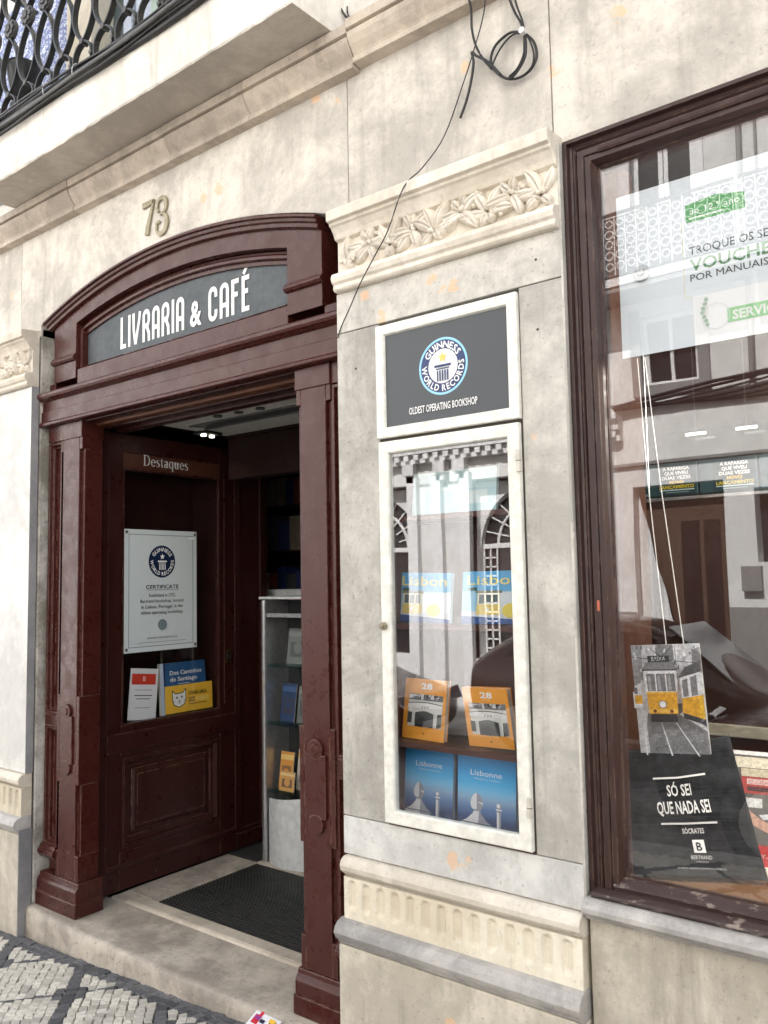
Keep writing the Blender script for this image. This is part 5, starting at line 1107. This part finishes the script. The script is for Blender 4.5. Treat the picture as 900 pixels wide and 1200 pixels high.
# cables draped along the edge
def cpath(seed, dz, dy, x0=-4.6, x1=-1.95, amp=.018):
    r_ = random.Random(seed); ph = r_.uniform(0, 6); P = []
    for i in range(40):
        t = i/39; x = x0+(x1-x0)*t; base = 3.868+.010*math.sin((x+4.2)*1.6)-.020*math.exp(-((x+2.9)/.45)**2)
        P.append((x, BYF-.016+dy+amp*.4*math.sin(5*t+ph), base+dz+amp*math.sin(7*t+ph)*(.5+.5*math.sin(13*t+ph*2))))
    return P
for i, (dz, dy, r_, m_) in enumerate(((-.034, -.006, .013, 'cable'), (-.012, -.014, .012, 'cableg'), (.010, -.010, .011, 'cable'), (-.024, -.024, .009, 'cableg'), (.022, -.004, .006, 'cable'), (.0, -.026, .006, 'cable'), (.030, -.012, .0045, 'cableg'), (-.046, -.012, .006, 'cable'))):
    o = obj('cable', B().tube(cpath(i, dz, dy), r_, 7), M[m_], None, smooth=True)
    tag(o, ['thick black cable lowest in the bundle along the balcony edge', 'thick black cable in the middle of the balcony edge bundle', 'thick black cable on top of the balcony edge bundle', 'grey cable on the outside of the balcony edge bundle', 'thin black cable along the foot of the railing', 'thin black cable on the face of the bundle', 'thin grey cable lying over the bundle at the railing foot', 'thin sagging black cable under the balcony edge bundle'][i], 'cable', 'cables along the balcony edge')
for i, x in enumerate((-3.62, -3.40, -3.16, -2.72, -2.5)):
    z = 3.868+.010*math.sin((x+4.2)*1.6)-.020*math.exp(-((x+2.9)/.45)**2)-.004
    o = obj('cable_tie', B().tube([(x+.003*math.sin(t), BYF-.020+.028*math.cos(t), z+.006+.040*math.sin(t)) for t in [2*math.pi*j/16 for j in range(16)]], .0016, 5, True), M['white' if i in (1, 2) else 'cableg'], None)
    tag(o, ['grey tie round the cables nearest the street corner', 'white tie round the cables under the second rosette', 'white tie round the cables in the middle of the balcony', 'grey tie round the cables past the middle of the balcony', 'grey tie round the cables near the balcony end'][i], 'cable tie', 'ties round the balcony cables')
# door behind the rail
bd = thing('balcony_door', (-3.15, .2, 3.84), 'tall balcony door with teal leaf, white frame and pale green shutters', 'door')
obj('stone_jamb', B().box(-3.759, -3.53, .035, .30, 3.58, 5.80).box(-2.78, -1.879, .035, .30, 3.58, 5.80), M['cream'], bd, .004)
obj('door_leaf', bx(-3.529, -3.40, .16, .20, 3.8, 5.7), M['teal'], bd, .004); obj('door_frame', B().box(-3.399, -3.335, .13, .2, 3.8, 5.7).box(-3.325, -3.19, .15, .2, 3.8, 5.7), M['lightblue'], bd, .005)
obj('shutter', B().box(-3.189, -3.08, .14, .2, 3.8, 5.7).box(-3.076, -2.97, .145, .2, 3.8, 5.7).box(-2.966, -2.781, .14, .2, 3.8, 5.7), M['green'], bd, .005)
obj('lintel', bx(-3.759, -1.879, .035, .3, 5.6, 5.79), M['cream'], bd)
pot = thing('flower_pot', (-3.95, -.09, 3.836), 'dark pot standing behind the balcony railing', 'pot')
b = B(); pr = [(.0, .0), (.055, .0), (.085, .17), (.09, .19), (.075, .19), (.07, .17), (.0, .16)]; n = 18
b.add([(r_*math.cos(2*math.pi*i/n), r_*math.sin(2*math.pi*i/n), z+.28) for r_, z in pr[1:-1] for i in range(n)], [(j*n+i, j*n+(i+1) % n, (j+1)*n+(i+1) % n, (j+1)*n+i) for j in range(4) for i in range(n)]+[tuple(range(n))])
obj('pot_body', b, M['iron'], pot, smooth=True, local=True); obj('pot_soil', B().disc((0, 0), .07, .43, .44, 16, 'z'), M['dark'], pot, local=True); obj('pot_stand', B().box(-.05, .05, -.05, .05, 0, .279), M['iron'], pot, .01, local=True)

# ------------------------------------------------------------------ loose cables on the wall
coil = thing('cable_coil', (-1.16, .03, 3.26), 'coil of black cable tied up on the wall above the capital', 'cable')
def loop(cx, cz, rx, rz, y, ph, r_, a0=0, a1=360, wob=.004, n=30):
    return [(cx+rx*math.cos(R(a0+(a1-a0)*i/n)+ph)+wob*math.sin(5*i/n*6), y+.004*math.sin(9*i/n), cz+rz*math.sin(R(a0+(a1-a0)*i/n)+ph)+wob*math.cos(7*i/n*6)) for i in range(n+1)]
def strand(pts, r_, name='strand', par=coil, m_='cable', sub=5):
    P = [Vector(p) for p in pts]; out = []
    for i in range(len(P)-1):
        p0 = P[max(0, i-1)]; p1 = P[i]; p2 = P[i+1]; p3 = P[min(len(P)-1, i+2)]
        for s_ in range(sub):
            t = s_/sub; out.append(.5*((2*p1)+(p2-p0)*t+(2*p0-5*p1+4*p2-p3)*t*t+(3*p1-p0-3*p2+p3)*t**3))
    out.append(P[-1]); return obj(name, B().tube(out, r_, 6), M[m_], par, smooth=True)
T_ = (-1.120, .026, 3.306)
strand([T_, (-1.17, .03, 3.333), (-1.225, .03, 3.315), (-1.247, .032, 3.275), (-1.232, .03, 3.232), (-1.195, .03, 3.190), (-1.150, .03, 3.172), (-1.105, .028, 3.180), (-1.082, .028, 3.215), (-1.090, .027, 3.265), T_], .0044)
strand([T_, (-1.16, .022, 3.316), (-1.205, .022, 3.290), (-1.238, .024, 3.244), (-1.225, .024, 3.226), (-1.190, .022, 3.186), (-1.145, .022, 3.166), (-1.10, .022, 3.182), (-1.088, .02, 3.22), (-1.10, .02, 3.27), T_], .003)
strand([T_, (-1.118, .018, 3.26), (-1.122, .018, 3.23), (-1.145, .018, 3.195), (-1.175, .018, 3.180)], .0042)
strand([T_, (-1.110, .014, 3.26), (-1.114, .014, 3.22), (-1.135, .014, 3.190), (-1.165, .014, 3.172), (-1.205, .02, 3.195), (-1.235, .022, 3.235)], .0034)
strand([T_, (-1.128, .02, 3.34), (-1.150, .02, 3.39), (-1.168, .018, 3.45), (-1.17, .0, 3.50), (-1.17, -.07, 3.60)], .0042)
strand([T_, (-1.120, .014, 3.34), (-1.138, .014, 3.40), (-1.147, .012, 3.45), (-1.15, -.004, 3.50), (-1.15, -.075, 3.60)], .0034)
strand([(-1.238, .022, 3.235), (-1.265, .02, 3.275), (-1.293, .02, 3.335), (-1.305, .016, 3.40), (-1.300, .0, 3.48), (-1.31, -.07, 3.58)], .004)
strand([(-1.205, .02, 3.20), (-1.25, .018, 3.262), (-1.292, .016, 3.30), (-1.308, .016, 3.318), (-1.302, .016, 3.28), (-1.315, .018, 3.22), (-1.335, .02, 3.165), (-1.362, .022, 3.115)], .0044)
obj('tie', B().disc((T_[0], T_[2]), .010, .004, .034, 10), M['white'], coil)
hc = strand([(-1.225, -.075, 3.60), (-1.243, .0, 3.49), (-1.262, .016, 3.42), (-1.298, .018, 3.33), (-1.345, .02, 3.23), (-1.42, .012, 3.07), (-1.49, -.02, 2.97), (-1.535, -.066, 2.90), (-1.60, -.070, 2.77), (-1.665, -.062, 2.70), (-1.74, -.050, 2.625), (-1.81, -.022, 2.565), (-1.868, -.006, 2.505), (-1.886, -.004, 2.47)], .0021, 'hanging_cable', None)
tag(hc, 'single thin black cable hanging across the carved capital', 'cable')
bn = thing('wire_bundle', (-1.80, .03, 3.66), 'short bundle of black wire ends above the string course', 'cable')
strand([(-1.91, .04, 3.82), (-1.878, .03, 3.745), (-1.845, .026, 3.690), (-1.80, .022, 3.662), (-1.755, .022, 3.652), (-1.735, .02, 3.655)], .004, par=bn)
strand([(-1.858, .03, 3.70), (-1.82, .024, 3.672), (-1.775, .02, 3.660), (-1.745, .02, 3.664), (-1.728, .02, 3.672)], .0032, par=bn)
strand([(-1.846, .03, 3.735), (-1.842, .03, 3.70), (-1.80, .02, 3.652), (-1.765, .02, 3.644)], .003, par=bn)
strand([(-1.70, .02, 3.648), (-1.672, .02, 3.676), (-1.645, .02, 3.690), (-1.62, .022, 3.682)], .0025, par=bn)

# ================================================================== ACROSS THE STREET (seen only in the glass)
OY = -7.0
op = thing('opposite_building', (-3, OY, -.5), 'sunlit white building across the street with balcony, door and arched shop front', 'building')
def ob(name, b, m, bev=.0): return obj(name, b, M[m], op, bev)
G0 = -1.2
def wall_with(xa, xb, za, zb, holes, y0, y1, name, m):
    holes = sorted(holes); b = B(); x = xa
    for hx0, hx1, hz0, hz1 in holes:
        if hx0 > x: b.box(x, hx0, y0, y1, za, zb)
        if hz0 > za: b.box(hx0, hx1, y0, y1, za, hz0)
        if hz1 < zb: b.box(hx0, hx1, y0, y1, hz1, zb)
        x = hx1
    b.box(x, xb, y0, y1, za, zb); return ob(name, b, m)
wall_with(-22, 14, 4.80, 11, [(-3.38, -2.66, 4.95, 7.4), (-1.2, -.48, 4.95, 7.4), (-5.8, -5.08, 4.95, 7.4)], OY-.4, OY, 'upper_wall', 'opp')
wall_with(-22, 14, 2.90, 4.799, [(-3.32, -2.68, 3.79, 4.62)], OY-.4, OY, 'middle_wall', 'opp')
wall_with(-22, 14, G0, 2.86, [(-8.3, -6.60, .55, 2.86), (-5.62, -3.95, .55, 2.86), (-3.50, -2.50, -.3, 2.62), (-2.18, -1.3, 1.72, 2.5), (-.9, .2, -.3, 2.5)], OY-.4, OY, 'ground_wall', 'oppw')
ob('dark_inside', B().box(-22, 14, OY-.6, OY-.41, G0, 11), 'dark')
ob('string_ledge', B().box(-4.6, 14, OY-.3, OY+.05, 2.865, 2.90), 'ledge'); ob('dado', B().box(-2.49, -.9, OY-.02, OY+.03, G0, 1.25).box(-3.94, -3.51, OY-.02, OY+.03, G0, 1.18), 'ledge')
for x0 in (-3.38, -1.2, -5.8):
    for q in (0, .365): ob('french_window', B().box(x0+q, x0+q+.05, OY-.22, OY-.16, 4.95, 7.4).box(x0+q+.30, x0+q+.355, OY-.22, OY-.16, 4.95, 7.4).box(x0+q+.05, x0+q+.30, OY-.22, OY-.16, 5.90, 5.97).box(x0+q+.05, x0+q+.30, OY-.22, OY-.16, 4.95, 5.15), 'white'); ob('dark_pane', bx(x0+q+.05, x0+q+.30, OY-.21, OY-.19, 5.15, 7.4), 'oppd')
    ob('window_surround', B().box(x0-.14, x0-.001, OY-.05, OY+.03, 4.95, 7.45).box(x0+.721, x0+.86, OY-.05, OY+.03, 4.95, 7.45), 'white')
    ob('balcony_slab', bx(x0-.85, x0+1.32, OY, OY+.55, 4.86, 4.95), 'oppw')
    ob('balcony_soffit', bx(x0-.83, x0+1.30, OY, OY+.53, 4.80, 4.859), 'ledge')
    ob('balcony_rail', B().box(x0-.83, x0+1.30, OY+.50, OY+.53, 5.70, 5.735).box(x0-.83, x0+1.30, OY+.505, OY+.525, 4.97, 4.99), 'iron')
    ob('balcony_shade_sheet', bx(x0-.82, x0+1.29, OY+.478, OY+.488, 4.99, 5.69), 'railshade')  # added dark sheet imitates shadow and dark glass behind the scrolls
    b = B(); r_ = random.Random(4)
    for i in range(17):
        x = x0-.80+i*.130
        b.box(x-.006, x+.006, OY+.508, OY+.522, 4.99, 5.70)
        for zz, rad in ((5.10, .045), (5.23, .05), (5.36, .045), (5.48, .05), (5.61, .045)): b.tube([(x+.065+rad*math.cos(t), OY+.515, zz+rad*math.sin(t)) for t in [2*math.pi*j/8 for j in range(8)]], .007, 4, True)
    ob('balcony_scrolls', b, 'white')['kind'] = 'stuff'
ob('small_window', B().box(-3.32, -3.27, OY-.15, OY-.08, 3.79, 4.62).box(-2.73, -2.68, OY-.15, OY-.08, 3.79, 4.62).box(-3.27, -2.73, OY-.15, OY-.08, 3.79, 3.84).box(-3.27, -2.73, OY-.15, OY-.08, 4.57, 4.62).box(-3.02, -2.98, OY-.15, OY-.08, 3.84, 4.57), 'white'); ob('small_pane', bx(-3.27, -2.73, OY-.13, OY-.11, 3.84, 4.57), 'oppd')
ob('small_surround', B().box(-3.45, -2.55, OY, OY+.04, 3.66, 3.785).box(-3.45, -3.325, OY, OY+.04, 3.786, 4.7).box(-2.675, -2.55, OY, OY+.04, 3.786, 4.7), 'ledge')
# doorway with brown door and a made-up white curtain shaping a slanted pale reflection
ob('brown_door', bx(-3.5, -2.5, OY-.3, OY-.25, -.3, 2.62), 'oppb'); ob('door_panel', B().box(-3.05, -2.85, OY-.249, OY-.24, .5, 2.2).box(-2.80, -2.62, OY-.249, OY-.24, .5, 2.2), 'innerdark')
b = B(); vs = []; n = 30
for i in range(n+1):
    t = i/n; x = -3.49+.62*t; zt = 2.60 if t < .02 else 2.60-(t*2.6)
    y = OY-.14+.03*math.sin(t*26); vs += [(x, y, -.28), (x, y, max(-.2, 2.60-2.75*t)), (x, y-.01, max(-.2, 2.60-2.75*t)), (x, y-.01, -.28)]
b.add(vs, [(i*4+j, i*4+(j+1) % 4, i*4+4+(j+1) % 4, i*4+4+j) for i in range(n) for j in range(4)]); ob('made_up_curtain', b, 'curtain')
ob('meter_box', bx(-2.34, -2.14, OY, OY+.08, 1.42, 1.68), 'ledge'); ob('dark_window', bx(-2.18, -1.3, OY-.3, OY-.25, 1.72, 2.5), 'oppd'); ob('side_door', bx(-.9, .2, OY-.3, OY-.25, -.3, 2.5), 'oppb')
# arched shop front
ob('cornice', B().box(-9.0, -3.6, OY, OY+.16, 3.30, 3.42).box(-9.0, -3.6, OY, OY+.10, 3.18, 3.299).box(-9.0, -3.6, OY, OY+.22, 3.42, 3.47), 'oppw')
b = B()
for i in range(34): x = -9.0+i*.16; b.box(x, x+.08, OY+.10, OY+.15, 3.22, 3.295).exty([(x-.03, 3.471), (x+.11, 3.471), (x+.04, 3.56)], OY+.14, OY+.2)
ob('dentil', b, 'oppw')['kind'] = 'stuff'
for x in (-6.55, -6.05, -5.75): ob('bracket', B().box(x-.09, x+.09, OY, OY+.13, 3.02, 3.175).box(x-.06, x+.06, OY, OY+.09, 2.92, 3.019), 'oppw')
ob('shop_case', B().box(-6.60, -6.44, OY-.1, OY+.09, G0, 3.0).box(-6.20, -6.05, OY-.1, OY+.09, G0, 3.0).box(-5.76, -5.62, OY-.1, OY+.09, G0, 3.0).box(-6.439, -6.201, OY-.15, OY-.05, G0, 3.0).box(-6.049, -5.761, OY-.15, OY-.05, G0, 3.0), 'curtain')
ob('shop_glass', B().box(-8.3, -6.6, OY-.32, OY-.30, .55, 2.86).box(-5.62, -3.95, OY-.32, OY-.30, .55, 2.86), 'oppd')
b = B()
for cx in (-7.45, -4.785):
    r_ = .84
    for rr_ in (r_, r_*.72): b.tube([(cx+rr_*math.cos(R(a)), OY-.27, 2.02+rr_*math.sin(R(a))*.95) for a in range(0, 181, 10)], .022, 5)
    for a in range(0, 181, 15): b.tube([(cx+r_*.55*math.cos(R(a)), OY-.27, 2.02+r_*.52*math.sin(R(a))), (cx+r_*math.cos(R(a)), OY-.27, 2.02+r_*.95*math.sin(R(a)))], .012, 4)
    b.box(cx-.84, cx+.84, OY-.29, OY-.25, 1.99, 2.05)
    for s_ in (-1, 1):
        xe = cx+s_*.72
        for i in range(3): b.box(xe-.11+i*.10, xe-.09+i*.10, OY-.28, OY-.26, .60, 2.0)
        for j in range(11): b.box(xe-.10, xe+.10, OY-.28, OY-.26, .66+j*.12, .68+j*.12)
ob('lattice', b, 'white')['kind'] = 'stuff'
for cx in (-7.45, -4.785): ob('arch_spandrel', B().exty([(cx-.86, 2.0), (cx-.86, 2.87), (cx+.86, 2.87), (cx+.86, 2.0)]+[(cx+.83*math.cos(R(a)), 2.02+.80*math.sin(R(a))) for a in range(0, 181, 9)], OY-.24, OY-.2), 'oppw')
ob('drain_pipe', B().tube([(-2.12, OY+.06, 3.6), (-2.12, OY+.06, 10.5)], .03, 8).tube([(-1.95, OY+.04, 4.9), (-1.95, OY+.04, 10.5)], .015, 8), 'ledge')
b = B()
for i in range(6):
    P = [(-7+j*.5, OY+.06+.01*i, 3.55+.02*i-.05*math.sin(j*.8+i*.7)-.02*i*math.sin(j*.37)) for j in range(26)]; b.tube(P, .014+.004*(i % 3), 5)
ob('facade_cable', b, 'cable')['kind'] = 'stuff'
# parked cars
def car(label, x0, y, mirror, paint, sc=1.):
    c = thing('parked_car', (x0, y, gz(x0)-.155), label, 'car', 'cars parked across the street', (0, -math.atan(.045), R(180) if mirror else 0)); c.scale = (sc, sc, sc)
    L_ = 4.0
    st = [(0, .30, .62, .62, .62), (.12, .22, .72, .74, .72), (.6, .2, .80, .82, .80), (1.05, .2, .86, .84, .88), (1.75, .2, .90, .85, 1.42), (2.4, .2, .92, .85, 1.46), (3.2, .2, .93, .84, 1.40), (3.75, .22, .92, .80, 1.0), (3.95, .32, .80, .70, .80)]
    b = B(); vs = []
    for x, zb, zl, hw, zr in st:
        hr = hw*.74
        vs += [(x, -hw*.92, zb), (x, -hw, (zb+zl)/2), (x, -hw*.97, zl), (x, -hr, zr), (x, 0, zr+.02), (x, hr, zr), (x, hw*.97, zl), (x, hw, (zb+zl)/2), (x, hw*.92, zb), (x, 0, zb-.02)]
    n = 10; b.add(vs, [(i*n+j, i*n+(j+1) % n, (i+1)*n+(j+1) % n, (i+1)*n+j) for i in range(len(st)-1) for j in range(n)]+[tuple(range(n))[::-1], tuple(range((len(st)-1)*n, len(st)*n))])
    o = obj('car_body', b, M[paint], c, smooth=True, local=True); md = o.modifiers.new('smooth', 'SUBSURF'); md.levels = md.render_levels = 2
    obj('windscreen', B().add([(1.10, -.66, .915), (1.10, .66, .915), (1.72, .56, 1.40), (1.72, -.56, 1.40)], [(0, 1, 2, 3)]).add([(1.09, -.66, .925), (1.09, .66, .925), (1.71, .56, 1.41), (1.71, -.56, 1.41)], [(0, 1, 2, 3)]), M['carg'], c, local=True)
    for s_ in (-1, 1):
        obj('side_window', B().exty([(1.35, .98), (3.4, .98), (3.0, 1.33), (1.85, 1.34)], s_*.74-.01, s_*.74+.01), M['oppd'], c, local=True)
        obj('headlight', B().add([(.05, s_*.40, .60), (.02, s_*.62, .62), (.16, s_*.70, .74), (.16, s_*.42, .72)]+[(-.01, s_*.40, .60), (-.03, s_*.62, .62), (.10, s_*.71, .76), (.10, s_*.42, .74)], [(0, 1, 2, 3), (4, 5, 6, 7), (0, 1, 5, 4), (1, 2, 6, 5), (2, 3, 7, 6), (3, 0, 4, 7)]), M['chrome'], c, .01, local=True)
        for xw in (.78, 3.2):
            w_ = obj('wheel', B().disc((xw, .30), .30, s_*.70-.09, s_*.70+.09, 24), M['tyre'], c, .02, local=True); obj('rim', B().disc((xw, .30), .19, s_*.80-.012, s_*.80+.008, 18), M['alu'], w_, local=True)
        obj('mirror', bx(1.45, 1.58, s_*.92-.07, s_*.92+.07, .95, 1.07), M[paint], c, .03, local=True)
    obj('front_grille', bx(-.02, .02, -.34, .34, .40, .56), M['oppd'], c, .01, local=True)
    obj('number_plate', bx(-.045, -.021, -.24, .24, .34, .42), M['white'], c, local=True)
    return c
car('brown hatchback parked across the street with a pale windscreen', -1.0, -5.30, True, 'carb', .86)
car('black hatchback parked nearer the middle of the street', -1.95, -3.55, False, 'cark')
car('dark hatchback parked behind the brown one across the street', -5.2, -5.35, True, 'cark', .9)
# leaflet left on the step end
def flyer(a, w, h):
    a.rect(0, 0, w, h, c_(226, 226, 232)); rr = random.Random(8)
    for i in range(26):
        u, v = rr.random()*w*.85, rr.random()*h*.85; a.rect(u, v, u+.012+.03*rr.random(), v+.01+.03*rr.random(), rr.choice([c_(200, 40, 60), c_(60, 140, 210), c_(30, 30, 60), c_(236, 190, 60), c_(150, 60, 140), c_(240, 240, 240), c_(80, 190, 220)]))
panel('flyer', .13, .15, .002, M['paper'], flyer, M['prt'], 'colourful printed flyer leaning on the step edge by the pilaster foot', 'flyer', (-2.238, -.165, -.018), (R(-65), 0, R(-2)))
